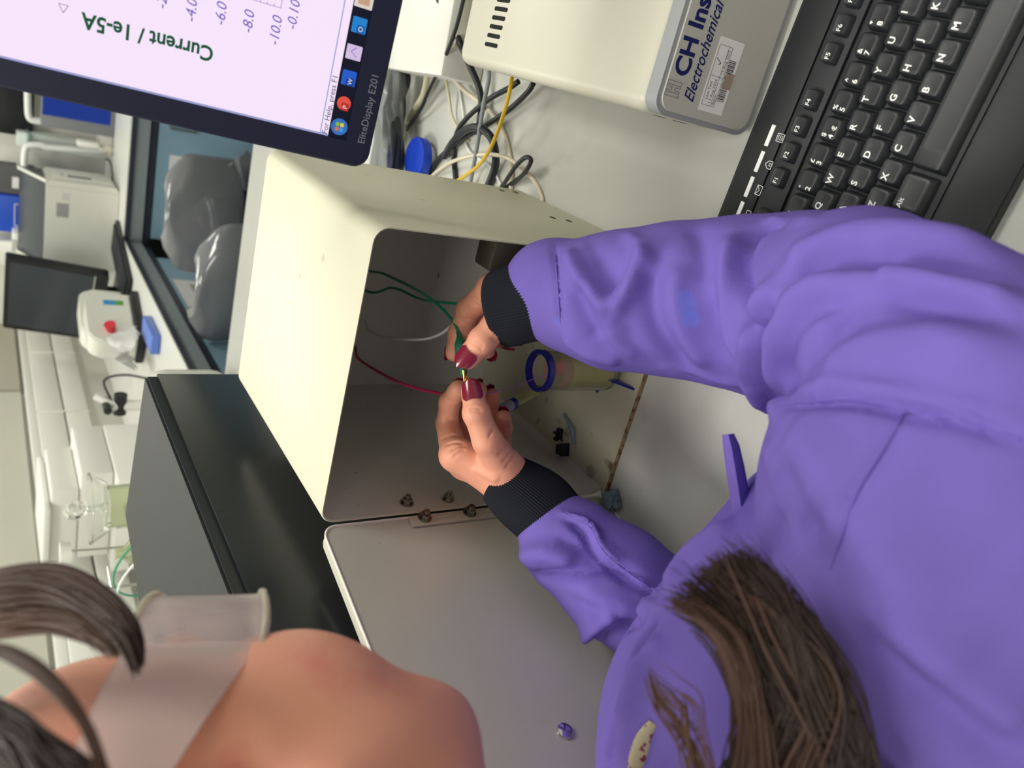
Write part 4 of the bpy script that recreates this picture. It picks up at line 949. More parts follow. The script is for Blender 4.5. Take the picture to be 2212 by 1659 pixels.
def hand_sdf(H, thick):
    w_ = np.array(pt(*H['wrist'])); a_ = np.array(pt(*H['arm']))
    tree = []
    for k in ('index', 'middle', 'ring', 'little', 'thumb'):
        L = H[k]; P = [np.array(pt(x, y, d)) for x, y, d, r in L]; R = [l[3] for l in L]; tree.append((k, P, R))
    def f(Pp):
        d = cap_d(Pp, a_, w_, thick * 1.15, thick)
        for k, P, R in tree:
            d = smin(d, cap_d(Pp, w_, P[0], thick * .74 if k != 'thumb' else thick * .8, R[0] * 1.02), .010)
        # web between neighbouring knuckles
        for (k0, P0, R0), (k1, P1, R1) in zip(tree[:3], tree[1:4]): d = smin(d, cap_d(Pp, P0[0], P1[0], R0[0] * .95, R1[0] * .95), .006)
        # thumb web to the index knuckle
        d = smin(d, cap_d(Pp, (tree[4][1][0] + w_) / 2, (tree[0][1][0] * .8 + tree[4][1][1] * .2), .011, .009), .012)
        for k, P, R in tree:
            e = None
            for i in range(3):
                c = cap_d(Pp, P[i], P[i + 1], R[i], R[i + 1])
                e = c if e is None else smin(e, c, .0022)
            # pads and knuckle swell
            e = smin(e, cap_d(Pp, P[2], P[2], R[2] * 1.06, R[2] * 1.06), .003)
            e = smin(e, cap_d(Pp, P[3] * .75 + P[2] * .25, P[3], R[3] * 1.08, R[3] * 1.02), .003)
            d = smin(d, e, .0035 if k != 'thumb' else .006)
        return d
    pts = [w_, a_] + [p for _, P, R in tree for p in P]
    return f, np.min(pts, 0) - .026, np.max(pts, 0) + .026, tree
body_V, body_F = [], []
def add_part(V, F):
    o = sum(len(v) for v in body_V); body_V.append(V); body_F.append(F + o)
TREES = []
LCREASE = [([(962, 905), (975, 908), (988, 906)], .0011, -.0011), ([(966, 864), (980, 870), (996, 868)], .0011, -.0011),
    ([(958, 948), (975, 940), (1000, 942)], .0012, -.0012), ([(962, 962), (980, 955), (1005, 958)], .0012, -.0011), ([(970, 975), (990, 964), (1008, 962)], .0011, -.0011), ([(976, 990), (996, 976), (1006, 972)], .0011, -.0008),
    ([(1012, 884), (1025, 881), (1042, 884)], .0009, -.0007), ([(1014, 890), (1028, 888), (1043, 890)], .0009, -.0006), ([(1055, 945), (1062, 935), (1068, 925)], .001, -.0008), ([(1075, 985), (1090, 972), (1100, 960)], .0011, -.0009), ([(1085, 1000), (1098, 985), (1108, 968)], .0011, -.0009), ([(1092, 1012), (1104, 996), (1114, 980)], .0011, -.0008), ([(1020, 1005), (1050, 1025), (1080, 1040)], .004, .0012)]
RCREASE = [([(1010, 640), (1022, 655), (1034, 662)], .0011, -.0010), ([(1018, 632), (1028, 648), (1040, 655)], .0010, -.0009), ([(1028, 626), (1036, 640), (1044, 646)], .001, -.0008), ([(988, 684), (1000, 690), (1014, 690)], .0011, -.0009), ([(1020, 742), (1034, 748), (1042, 757)], .0009, -.0007), ([(1024, 736), (1038, 742), (1046, 751)], .0009, -.0006), ([(1060, 730), (1070, 735), (1078, 738)], .0011, -.0008)]
for H, th, cr in ((LH, .0205, LCREASE), (RH, .0205, RCREASE)):
    f, lo, hi, tree = hand_sdf(H, th)
    V, F = surface_net(f, lo, hi, .00115); V = relax(V, F, 2); V = strokes(V, F, [(p, w_ * 1.1, a_ * 1.5) for p, w_, a_ in cr]); add_part(V, F); TREES.append(tree)

# head and neck. hf: forward, hu: up, hr: her right side (towards the lens)
HD = Vector(pt(450, 1925, .30))
TH = math.radians(56)
AW = (FW * .8 + (pt(430, 1560, 1) - CAM).normalized() * .2).normalized()
hf = (CU * math.cos(TH) + AW * math.sin(TH)).normalized(); hu = (-CR * .99 + CU * .03); hu = (hu - hf * hu.dot(hf)).normalized(); hr = hf.cross(hu).normalized()
AX = [tuple(hf), tuple(hr), tuple(hu)]
def HL(f, r, u): return np.array(HD + hf * f + hr * r + hu * u)
def head_f(P):
    d = ell_d(P, HL(-.008, 0, .045), AX, (.098, .074, .082))
    d = smin(d, ell_d(P, HL(.040, 0, .050), AX, (.046, .060, .050)), .02)
    d = smin(d, ell_d(P, HL(.030, 0, -.035), AX, (.060, .061, .075)), .03)
    for s in (1, -1):
        d = smin(d, ell_d(P, HL(.044, s * .046, -.030), AX, (.034, .030, .038)), .02)     # cheeks
        d = smin(d, cap_d(P, HL(.0, s * .056, -.055), HL(.052, s * .024, -.086), .011, .012), .022)   # jaw
        d = smin(d, cap_d(P, HL(.078, s * .020, .024), HL(.070, s * .050, .020), .008, .008), .014)   # brow
        d = smin(d, ell_d(P, HL(-.026, s * .072, -.004), AX, (.016, .006, .028)), .004)    # ears
        d = np.maximum(d, -ell_d(P, HL(-.024, s * .080, -.002), AX, (.009, .005, .018)))
    d = smin(d, cap_d(P, HL(.086, 0, .012), HL(.102, 0, -.022), .007, .0095), .008)       # nose
    for s in (1, -1): d = smin(d, ell_d(P, HL(.096, s * .011, -.029), AX, (.010, .008, .008)), .004)
    d = smin(d, ell_d(P, HL(.084, 0, -.056), AX, (.010, .023, .006)), .005)                 # lips
    d = smin(d, ell_d(P, HL(.081, 0, -.066), AX, (.010, .019, .006)), .004)
    d = smin(d, ell_d(P, HL(.066, 0, -.090), AX, (.016, .016, .013)), .018)                 # chin
    d = smin(d, cap_d(P, HL(-.036, 0, -.05), NECK, .046, .048), .03)
    return d
SH_R = pt(2160, 900, .375); SH_L = pt(1520, 2120, .53); NB = pt(1330, 2030, .41)
NECK = np.array(NB)
def body_f(P):
    d = cap_d(P, NECK, (np.array(pt(1800, 1880, .50))), .042, .045)
    d = smin(d, cap_d(P, (np.array(pt(1800, 1880, .50))), (np.array(pt(1950, 1500, .48))), .045, .05), .03)
    return smin(d, cap_d(P, np.array(pt(1950, 1500, .47)), np.array(pt(2350, 1300, .48)), .055, .07), .03)
lo = np.minimum(HL(0, 0, 0) - .14, NECK - .08); hi = np.maximum(HL(0, 0, 0) + .15, NECK + .08)
V, F = surface_net(head_f, lo, hi, .0026); V = relax(V, F, 2); add_part(V, F)
# fore-arms and upper arms inside the sleeves, and the trunk under the coat
EL_R = pt(1760, 690, .515); EL_L = pt(1560, 1420, .61)
def arms_f(P):
    d = cap_d(P, pt(*RH['arm']), EL_R, .0225, .033); d = np.minimum(d, cap_d(P, pt(*LH['arm']), EL_L, .0225, .031))
    d = np.minimum(d, cap_d(P, EL_R, SH_R, .033, .034)); d = np.minimum(d, cap_d(P, EL_L, SH_L, .031, .036))
    d = smin(d, cap_d(P, np.array(pt(1950, 1500, .48)), SH_R, .035, .032), .02); d = smin(d, cap_d(P, np.array(pt(1800, 1880, .50)), SH_L, .04, .035), .02)
    return smin(d, body_f(P), .04)
pp = [np.array(v) for v in (pt(*RH['arm']), pt(*LH['arm']), EL_R, EL_L, SH_R, SH_L, pt(2350, 1300, .48), NB)]
V, F = surface_net(arms_f, np.min(pp, 0) - .11, np.max(pp, 0) + .11, .005); add_part(V, F)
BV = np.concatenate(body_V); zz = (BV[:, 1] > -.276) & (BV[:, 2] < .004); BV[zz, 2] = .004
body = mesh_from('body', BV, np.concatenate(body_F), skin, person)

# nails: curved shells laid on the fingertips, facing away from the pad
def nail(tree, k, facing, ln=.0125, wd=.0062, tipover=.0035, label=None, shift=0):
    P, R = [(P, R) for n_, P, R in tree if n_ == k][0]
    tip = Vector(P[3]); ax = Vector(P[3] - P[2]).normalized(); up = (Vector(facing) - ax * Vector(facing).dot(ax)).normalized(); sd = ax.cross(up)
    r = R[3] * 1.10 + .0009; V = []; Fc = []; nu, nv = 11, 9
    for lay in (0, 1):
        for i in range(nu):
            t = i / (nu - 1)
            wt = wd * (1 - .25 * max(0, (t - .55) / .45) ** 2 - .75 * max(0, (t - .72) / .28) ** 3 - .35 * max(0, (.2 - t) / .2) ** 2)
            for j in range(nv):
                s = (j / (nv - 1) - .5) * 2; a = s * wt / r
                q = tip + ax * (-ln + tipover + R[3] * .75 + t * ln - .0008 * s * s) + (up * math.cos(a) + sd * math.sin(a)) * (r + .0004 - lay * .0007 - .0016 * t * t * 1.0)
                V.append(q)
    g = lambda l, i, j: l * nu * nv + i * nv + j
    for l in (0, 1):
        for i in range(nu - 1):
            for j in range(nv - 1): Fc.append((g(l, i, j), g(l, i + 1, j), g(l, i + 1, j + 1), g(l, i, j + 1)))
    for i in range(nu - 1):
        for j in (0, nv - 1): Fc.append((g(0, i, j), g(0, i + 1, j), g(1, i + 1, j), g(1, i, j)))
    for j in range(nv - 1):
        for i in (0, nu - 1): Fc.append((g(0, i, j), g(0, i, j + 1), g(1, i, j + 1), g(1, i, j)))
    bm = BM(); vs = [bm.verts.new(v) for v in V]
    for q in Fc: bm.faces.new([vs[i] for i in q])
    o = obj('fingernail', bm, nailm, body, 60)
    return o
cam_up = -FW
T0, T1 = TREES
nail(T0, 'thumb', cam_up + CU * .0, .0175, .0092, .0025); nail(T1, 'thumb', cam_up - CU * .1 - CR * .35, .0165, .0090, .0035)
nail(T1, 'index', -CR * .8 - CU * .2 + FW * .3, .011, .006, .003); nail(T0, 'index', -CR * .3 + FW, .011, .006, .002)
nail(T0, 'middle', cam_up * .5 + CU * .7 + CR * .2, .0105, .0055, .004); nail(T0, 'ring', cam_up * .55 + CU * .8, .0105, .0055, .005); nail(T0, 'little', CU + cam_up * .6, .010, .005, .005)
nail(T1, 'middle', cam_up * .3 - CU * .8 + CR * .6, .0115, .006, .005); nail(T1, 'ring', cam_up * .2 - CU + CR * .2, .010, .0055, .003); nail(T1, 'little', -CU + FW * .2, .010, .005, .003)

# ------------------------------------------------------------------ the lab coat
coatm = M('purple_cotton', (111, 95, 177), .8, spec=.2, var=.05, vscale=60, bump=.35, bscale=1500)
def stain(mat, spots_):
    nt = mat.node_tree; N = nt.nodes; L = nt.links; b = N['Principled BSDF']; tc = [n for n in N if n.type == 'TEX_COORD'][0]
    last = b.inputs['Base Color'].links[0].from_socket
    ns = N.new('ShaderNodeTexNoise'); ns.inputs['Scale'].default_value = 900; L.new(tc.outputs['Object'], ns.inputs['Vector'])
    for p, r, k in spots_:
        d = N.new('ShaderNodeVectorMath'); d.operation = 'DISTANCE'; L.new(tc.outputs['Object'], d.inputs[0]); d.inputs[1].default_value = p
        a = N.new('ShaderNodeMath'); a.operation = 'MULTIPLY_ADD'; a.inputs[1].default_value = .006; L.new(ns.outputs['Fac'], a.inputs[0]); L.new(d.outputs['Value'], a.inputs[2])
        g = N.new('ShaderNodeMapRange'); g.inputs['From Min'].default_value = r + .004; g.inputs['From Max'].default_value = r + .002; g.inputs['To Max'].default_value = k; L.new(a.outputs[0], g.inputs['Value'])
        mx = N.new('ShaderNodeMix'); mx.data_type = 'RGBA'; L.new(g.outputs['Result'], mx.inputs['Factor']); L.new(last, mx.inputs['A']); mx.inputs['B'].default_value = lin((98, 110, 206)) + (1,); last = mx.outputs['Result']
    L.new(last, b.inputs['Base Color'])
C_ = lambda x, y, d, rpx: (np.array(pt(x, y, d)), rpx * d / F_PX)
SR = [C_(1192, 622, .588, 106), C_(1240, 642, .582, 113), C_(1330, 650, .566, 144), C_(1460, 648, .550, 160), C_(1600, 655, .535, 180), C_(1740, 672, .510, 205)]
UR = [C_(1740, 672, .510, 205), C_(1850, 680, .44, 212), C_(1980, 740, .38, 225), C_(2180, 850, .33, 270)]
SL = [C_(1190, 1135, .628, 66), C_(1222, 1168, .622, 98), C_(1330, 1255, .610, 118), C_(1450, 1345, .60, 120), C_(1620, 1450, .59, 150)]
BACK = [C_(2085, 1060, .37, 425), C_(2120, 1250, .37, 425), C_(2130, 1560, .38, 430), C_(2150, 1900, .40, 430)]
CHEST = [C_(1905, 1240, .47, 325), C_(1850, 1400, .47, 395), C_(1725, 1620, .47, 415), C_(1700, 1850, .48, 420)]
def seq(P, S_, k=.01):
    d = None
    for (a, ra), (b, rb) in zip(S_, S_[1:]):
        e = cap_d(P, a, b, ra, rb); d = e if d is None else smin(d, e, k)
    return d
WAIST0 = np.array(pt(2130, 1500, .46)); WAIST1 = WAIST0 + np.array((.02, -.10, -.50))
def coat_f(P):
    d = seq(P, SR, .012)
    d = smin(d, seq(P, UR, .02), .012)
    t = seq(P, BACK, .03)
    t = smin(t, cap_d(P, np.array(pt(2150, 1350, .44)), np.array(pt(2700, 1300, .55)), .10, .12), .04)
    t = smin(t, seq(P, CHEST, .02), .012)
    t = smin(t, cap_d(P, np.array(pt(1750, 1880, .49)), np.array(pt(1380, 2030, .425)), .095, .058), .03)
    t = smin(t, cap_d(P, np.array(pt(1800, 1880, .49)), np.array(SH_L), .10, .070), .03)
    t = smin(t, cap_d(P, np.array(SH_L), np.array(pt(1600, 1470, .60)), .066, .052), .02)
    t = smin(t, cap_d(P, WAIST0, WAIST1, .125, .15), .05)
    d = smin(d, t, .010)
    return smin(d, seq(P, SL, .012), .004)
ALLC = SR + UR + SL + BACK + CHEST + [(np.array(SH_L), .075), (np.array(pt(1380, 2030, .425)), .06), (WAIST1, .16)]
lo = np.min([c - r for c, r in ALLC], 0) - .02; hi = np.max([c + r for c, r in ALLC], 0) + .02
V, F = surface_net(coat_f, lo, hi, .0032); V = relax(V, F, 1)
FINE = [([(1255, 520), (1275, 560), (1300, 600)], .004, .0010), ([(1350, 500), (1385, 540), (1420, 600)], .006, .0018), ([(1345, 700), (1385, 760), (1440, 800)], .006, -.0016), ([(1290, 690), (1330, 740), (1380, 775)], .005, .0014),
    ([(1500, 485), (1520, 540), (1530, 620)], .008, -.0020), ([(1540, 640), (1560, 720), (1600, 780)], .008, -.0022), ([(1470, 800), (1540, 815), (1600, 830)], .005, .0016), ([(1640, 820), (1660, 860), (1690, 900)], .006, .0025),
    ([(1700, 760), (1740, 700), (1830, 660), (1950, 660)], .006, .0020), ([(1740, 800), (1790, 740), (1900, 700), (2050, 690)], .006, -.0018), ([(1770, 850), (1850, 790), (1980, 770), (2150, 800)], .010, .0018), ([(1660, 470), (1700, 480), (1760, 476)], .005, .0015),
    ([(1250, 1120), (1290, 1160), (1350, 1215)], .005, .0014), ([(1200, 1160), (1250, 1185), (1290, 1230)], .005, -.0015), ([(1230, 1290), (1290, 1320), (1350, 1360)], .005, -.0016), ([(1340, 1240), (1400, 1300), (1440, 1330)], .004, .0014),
    ([(1700, 930), (1760, 1000), (1790, 1100)], .016, .0030), ([(1680, 1000), (1720, 1090), (1760, 1180)], .010, -.0040), ([(1660, 960), (1690, 1040), (1740, 1140)], .009, .0030), ([(1870, 1150), (1960, 1300), (2120, 1450)], .016, .0022), ([(1980, 1000), (2050, 1120), (2200, 1230)], .02, -.0020),
    ([(1350, 1560), (1380, 1500), (1400, 1420)], .006, .0030), ([(1310, 1650), (1340, 1570), (1365, 1500)], .005, -.0026)]
FOLDS = [
    ([(1197, 525), (1204, 610), (1210, 700)], .0022, -.0022), ([(1227, 540), (1262, 610), (1324, 680)], .0075, .0052), ([(1324, 680), (1365, 610), (1399, 528)], .0075, .0050),
    ([(1275, 540), (1310, 600), (1335, 620)], .012, -.0060), ([(1245, 610), (1262, 680), (1300, 740)], .009, -.0040), ([(1421, 560), (1410, 640), (1430, 720), (1503, 815)], .010, -.0062),
    ([(1460, 560), (1455, 650), (1480, 730), (1540, 800)], .012, .0038), ([(1215, 720), (1270, 760), (1350, 780)], .008, .0030),
    ([(1730, 472), (1660, 490), (1618, 517), (1604, 570), (1612, 640), (1630, 700), (1655, 745)], .0065, -.0058), ([(1590, 500), (1576, 580), (1585, 680), (1605, 790)], .011, .0050),
    ([(1700, 600), (1642, 666), (1622, 760), (1630, 830), (1662, 880)], .009, .0070), ([(1700, 660), (1655, 700), (1646, 778), (1672, 868)], .006, -.0060),
    ([(1847, 592), (1735, 632), (1682, 696), (1672, 778), (1694, 862)], .0085, .0062), ([(1850, 640), (1765, 670), (1715, 720), (1700, 800), (1715, 860)], .007, -.0045),
    ([(2200, 560), (1996, 515), (1860, 508), (1760, 540), (1697, 580)], .012, .0065), ([(2195, 618), (1996, 560), (1860, 552), (1772, 572), (1715, 612)], .008, -.0078),
    ([(2212, 665), (1996, 602), (1880, 604)], .010, .0040), ([(2212, 705), (1996, 648), (1850, 668), (1760, 740)], .009, -.0042), ([(2212, 760), (2000, 710), (1860, 740), (1780, 830)], .010, .0030),
    ([(1690, 872), (1770, 866), (1847, 863), (1959, 885), (2090, 912), (2230, 958)], .0040, -.0042), ([(1690, 850), (1847, 842), (1959, 860), (2212, 930)], .006, .0020),
    ([(1959, 883), (1900, 980), (1847, 1070), (1794, 1227)], .0024, -.0014), ([(1847, 1353), (1996, 1480), (2212, 1659)], .010, -.0045), ([(1880, 1330), (2040, 1450), (2230, 1600)], .014, .0045),
    ([(1212, 1107), (1272, 1137), (1302, 1189), (1360, 1240), (1421, 1279)], .0032, .0034), ([(1225, 1120), (1262, 1150), (1290, 1200), (1400, 1292)], .0040, -.0036),
    ([(1140, 1243), (1190, 1246), (1240, 1236), (1324, 1226), (1399, 1268)], .0055, -.0080), ([(1124, 1205), (1180, 1195), (1250, 1222)], .0085, .0062), ([(1262, 1428), (1290, 1385), (1324, 1361), (1391, 1339)], .0055, -.0095), ([(1260, 1400), (1290, 1350), (1340, 1325)], .009, .0058), ([(1250, 1270), (1330, 1300), (1400, 1330)], .010, .0035),
    ([(1421, 1330), (1376, 1398), (1354, 1488)], .0045, -.0075), ([(1440, 1370), (1390, 1470), (1340, 1659)], .010, .0060), ([(1345, 1500), (1320, 1580), (1300, 1670)], .005, -.0040), ([(1600, 1130), (1500, 1200), (1440, 1290)], .010, .0050), ([(1690, 1110), (1640, 1200), (1560, 1300)], .010, -.0060)]
V = strokes(V, F, [(p, w_ * .88, a_ * (1.8 if abs(a_) < .006 else 1.25)) for p, w_, a_ in FOLDS + FINE])
# keep the cloth off the worktop
zz = (V[:, 1] > -.276) & (V[:, 2] < .002); V[zz, 2] = .002
coat = mesh_from('lab_coat', V, F, coatm, person)
bv = BVHTree.FromPolygons([tuple(v) for v in V], [tuple(f) for f in F])
def onto(x, y, tree_=bv): return tree_.ray_cast(CAM, (pt(x, y, 1) - CAM).normalized(), 3)[0]
stain(coatm, [(onto(1482, 645), .0055, .55), (onto(1492, 690), .0055, .6), (onto(1486, 668), .006, .5), (onto(1204, 696), .0025, .5)])
0 and print('coat', len(V), 'zmin', V[:, 2].min(), lo, hi)

# lapel flap standing off the chest
m = BM(); P = [(1573, 938, 12, .470), (1580, 965, 17, .468), (1588, 1010, 19, .468), (1596, 1060, 20, .466), (1603, 1110, 19, .464), (1600, 1160, 22, .462), (1590, 1230, 28, .460)]
rows = []
for x, y, wd, d in P: rows.append([m.verts.new(pt(x + wd * s_ * 1.05, y + s_ * wd * -.1, d + dd - .006 * (1 - abs(s_)))) for s_, dd in ((-1, 0), (-.5, .0), (0, 0), (.5, 0), (1, 0), (1.02, .006), (0, .0055), (-1.02, .006))])
for a, b in zip(rows, rows[1:]):
    for i in range(8): m.faces.new((a[i], a[(i + 1) % 8], b[(i + 1) % 8], b[i]))
m.faces.new(rows[0]); m.faces.new(rows[-1][::-1])
obj('lapel', m, coatm, coat, 70)
# ribbed black cuffs
knit = M('black_knit', (26, 28, 36), .85, spec=.25, bump=.4, bscale=2200)
def cuff(a, b, prof, squash=1.0, ribs=84):
    a, b = Vector(a), Vector(b); ax = (b - a).normalized(); L = (b - a).length
    u = (FW - ax * FW.dot(ax)).normalized(); v = ax.cross(u); n = ribs * 4; m = BM(); rings = []
    pr = smooth_path([V3(t, r, 0) for t, r in prof], 5)
    for q in pr:
        ring = []
        for i in range(n):
            t = 2 * math.pi * i / n; r = q.y + .00045 * math.cos(t * ribs) * (1 if q.x > -.02 else .3) + .0006 * math.sin(3 * t + q.x * 5)
            ring.append(m.verts.new(a + ax * (q.x * L) + (u * math.cos(t) * squash + v * math.sin(t)) * r))
        rings.append(ring)
    for p, q in zip(rings, rings[1:]):
        for i in range(n): m.faces.new((p[i], p[(i + 1) % n], q[(i + 1) % n], q[i]))
    return obj('knit_cuff', m, knit, coat, 180)
cuff(pt(1082, 666, .600), pt(1180, 645, .585), [(.10, .0240), (-.02, .0255), (-.08, .0272), (-.03, .0292), (.15, .0302), (.6, .0306), (1.1, .0300)])
cuff(pt(1088, 1034, .640), pt(1196, 1122, .628), [(.10, .0195), (-.03, .0200), (-.06, .0215), (-.02, .0232), (.2, .0262), (.5, .0290), (.8, .0295), (1.15, .0265)])

# ------------------------------------------------------------------ hair
def hair_mat(name, rgb):
    m = M(name, rgb, .42, spec=.5, var=.25, vscale=50); return m
hm = [hair_mat('hair_brown', (68, 44, 34)), hair_mat('hair_dark', (48, 31, 26)), hair_mat('hair_light', (92, 64, 50))]
def lock(name, guides, n, r, mat, parent, spread=.0015, seed=0):
    """many fine strands filling the sheet between guide curves of (px, py, depth)"""
    rnd = random.Random(seed); G = [smooth_path([pt(*p) for p in g], 8) for g in guides]; L = min(len(g) for g in G)
    G = [[g[int(i * (len(g) - 1) / (L - 1))] for i in range(L)] for g in G]
    V = []; Fc = []; k = 5
    nc = max(3, n // 14); CL = [(rnd.random() * (len(G) - 1), rnd.gauss(0, 1), rnd.gauss(0, 1), rnd.random() * 6.28, rnd.uniform(.6, 1.4)) for _ in range(nc)]
    for s_ in range(n):
        ca, cx, cz, cp, cwid = CL[s_ % nc]; a0 = rnd.random() * (len(G) - 1); dz = rnd.gauss(0, 1) * spread; am = rnd.gauss(0, 1) * spread
        t0 = rnd.random() * .08; t1 = 1 - rnd.random() ** 2 * .25; P = []
        for i in range(L):
            t = i / (L - 1)
            if t < t0 or t > t1: continue
            k_ = min(1, t * 1.3) * .75; a = a0 * (1 - k_) + (ca + (a0 - ca) * .12 * cwid) * k_; a = min(max(a, 0), len(G) - 1.001)
            i0 = int(a); fr = a - i0
            q = G[i0][i] * (1 - fr) + G[i0 + 1][i] * fr
            P.append((q + CU * (am * .5 + cx * spread * 1.2 * math.sin(cp + t * 5)) + CR * (am * .4 + cz * spread * math.sin(cp + t * 7)) - FW * (dz * .7 + cz * spread * .8), t))
        rr = r * rnd.uniform(.7, 1.3)
        if len(P) < 3: continue
        base = len(V); up = FW
        for j, (q, t) in enumerate(P):
            a_ = P[max(j - 1, 0)][0]; b_ = P[min(j + 1, len(P) - 1)][0]; T = (b_ - a_).normalized(); x_ = T.cross(up).normalized(); y_ = T.cross(x_)
            w_ = rr * (1 - .85 * max(0, (t - .7) / .3))
            for c in range(k): V.append(q + (x_ * math.cos(c * 6.2832 / k) + y_ * math.sin(c * 6.2832 / k)) * w_)
        for j in range(len(P) - 1):
            for c in range(k): Fc.append((base + j * k + c, base + j * k + (c + 1) % k, base + (j + 1) * k + (c + 1) % k, base + (j + 1) * k + c))
    o = mesh_from(name, np.array([tuple(v) for v in V]), np.array(Fc), mat, parent); return o
# scalp cap of hair
def hair_f(P):
    d = ell_d(P, HL(-.016, 0, .050), AX, (.098, .080, .088))
    d = smin(d, ell_d(P, HL(-.045, 0, -.01), AX, (.072, .072, .075)), .02)
    cut = -( (P - HL(0, 0, 0)) @ np.array(hu, np.float32) - .062 + .55 * np.minimum(.03 - (P - HL(0, 0, 0)) @ np.array(hf, np.float32), .2) * 1.9 * 0 )
    lf = (P - HL(0, 0, 0)) @ np.array(hf, np.float32); lu = (P - HL(0, 0, 0)) @ np.array(hu, np.float32)
    plane = lf * .80 - lu * .60 + .020                # the face side is cut away
    d = np.maximum(d, plane)
    return np.maximum(d, -head_f(P) - .004)
V, F = surface_net(hair_f, HL(0, 0, 0) - .17, HL(0, 0, 0) + .17, .003)
V = relax(V, F, 2); hair = mesh_from('hair', V, F, hm[1], person)
def hl(f, r, u):                # px, py, depth of a head point
    q = Vector(HL(f, r, u)) - CAM; z = q.dot(FW); return (1106 + F_PX * q.dot(CR) / z, 829.5 - F_PX * q.dot(CU) / z, z)
0 and print('hinge', hl(.07, .066, 0), 'ear', hl(-.012, .08, 0), 'brow', hl(.08, .04, .03), 'hairline', hl(.07, .045, .07), 'chin', hl(.08, 0, -.1), 'nose', hl(.11, 0, -.022))
# fringe swept over the forehead
lock('fringe', [[(-260, 1330, .29), (-100, 1262, .285), (0, 1240, .28), (120, 1236, .275), (220, 1270, .27), (285, 1340, .262), (305, 1440, .255)],
    [(-260, 1400, .28), (-100, 1320, .275), (0, 1296, .27), (110, 1296, .268), (200, 1330, .262), (270, 1385, .255), (300, 1460, .25)]], 520, .00055, hm[0], hair, .0012, 1)
lock('fringe', [[(-260, 1400, .285), (-100, 1340, .28), (0, 1318, .275), (120, 1318, .27), (215, 1352, .262), (275, 1410, .255)],
    [(-260, 1500, .27), (-100, 1400, .27), (0, 1372, .265), (100, 1365, .262), (190, 1385, .258), (250, 1420, .255)]], 260, .0005, hm[2], hair, .0015, 2)
lock('temple_strand', [[(-200, 1420, .215), (-40, 1400, .21), (60, 1430, .205), (140, 1490, .20), (195, 1560, .196), (232, 1660, .19), (245, 1760, .19)],
    [(-200, 1440, .215), (-40, 1418, .21), (50, 1448, .205), (128, 1508, .20), (182, 1575, .196), (218, 1670, .19), (232, 1770, .19)]], 60, .0004, hm[0], hair, .0006, 3)
lock('side_lock', [[(-260, 1480, .21), (-60, 1510, .205), (40, 1555, .20), (110, 1610, .195), (200, 1680, .19), (280, 1780, .19)],
    [(-260, 1640, .20), (-100, 1640, .20), (0, 1680, .195), (80, 1740, .19), (180, 1800, .19), (250, 1860, .19)]], 520, .0005, hm[1], hair, .0016, 4)
# the tail of hair falling over the shoulder
g1 = [(1520, 1800, .300), (1570, 1680, .300), (1590, 1560, .302), (1565, 1440, .305), (1510, 1360, .31), (1400, 1322, .315)]
g2 = [(1700, 1800, .295), (1700, 1680, .295), (1690, 1560, .295), (1660, 1440, .298), (1600, 1320, .305), (1500, 1215, .315)]
g3 = [(1790, 1800, .292), (1785, 1680, .292), (1770, 1560, .293), (1735, 1430, .296), (1670, 1300, .303), (1580, 1190, .315)]
g4 = [(1900, 1800, .298), (1880, 1680, .298), (1850, 1570, .298), (1800, 1450, .300), (1730, 1330, .305), (1640, 1225, .315)]
for k_, g in enumerate(([g1, g2], [g2, g3], [g3, g4])):
    ex = [[hl(-.105, -.03 + .03 * (k_ + j), .02), hl(-.108, -.03 + .03 * (k_ + j), -.03), ((hl(-.108, 0, -.03)[0] + g_[0][0]) / 2, (hl(-.108, 0, -.03)[1] + g_[0][1]) / 2 + 60, .285), g_[0], g_[1], g_[2]] for j, g_ in enumerate(g)]
    lock('hair_tail', ex, 420, .0007, hm[1], hair, .003, 20 + k_)
for k_ in range(8):
    ex = []
    for j in (0, 1):
        a_ = -1.45 + (k_ + j) * 2.9 / 8; rr_ = .084 * math.sin(a_); hh = .092 * math.cos(a_)
        ex.append([hl(-.016 + .098 * math.cos(t_) * (1 if t_ < 1.6 else 1.06), rr_ * (1 if t_ < 2.6 else .8), .050 + hh * math.sin(t_) * 1.02) for t_ in (1.2, 1.4, 1.65, 2.1, 2.6, 3.1, 3.5)])
    lock('crown_hair', ex, 160, .0007, hm[1], hair, .0012, 40 + k_)
tail = lock('hair_tail', [g1, g2, g3, g4], 1300, .00055, hm[1], hair, .0028, 5)
lock('hair_tail', [g2, g3], 150, .0006, hm[0], hair, .0036, 6)
lock('hair_tail', [[(x - 12, y, d - .007) for x, y, d in g3], [(x + 10, y, d - .007) for x, y, d in g4]], 200, .00055, hm[1], hair, .0025, 7)
lock('hair_tail', [[(x, y, d - .009) for x, y, d in g1], [(x - 10, y + 10, d - .009) for x, y, d in g2]], 90, .0005, hm[0], hair, .0020, 8)
lock('stray_hair', [[(1560, 1760, .295), (1545, 1640, .295), (1510, 1540, .30), (1450, 1470, .305), (1405, 1395, .31)], [(1500, 1760, .30), (1470, 1650, .30), (1430, 1590, .305), (1395, 1540, .31), (1385, 1500, .31)]], 36, .00035, hm[2], hair, .003, 9)

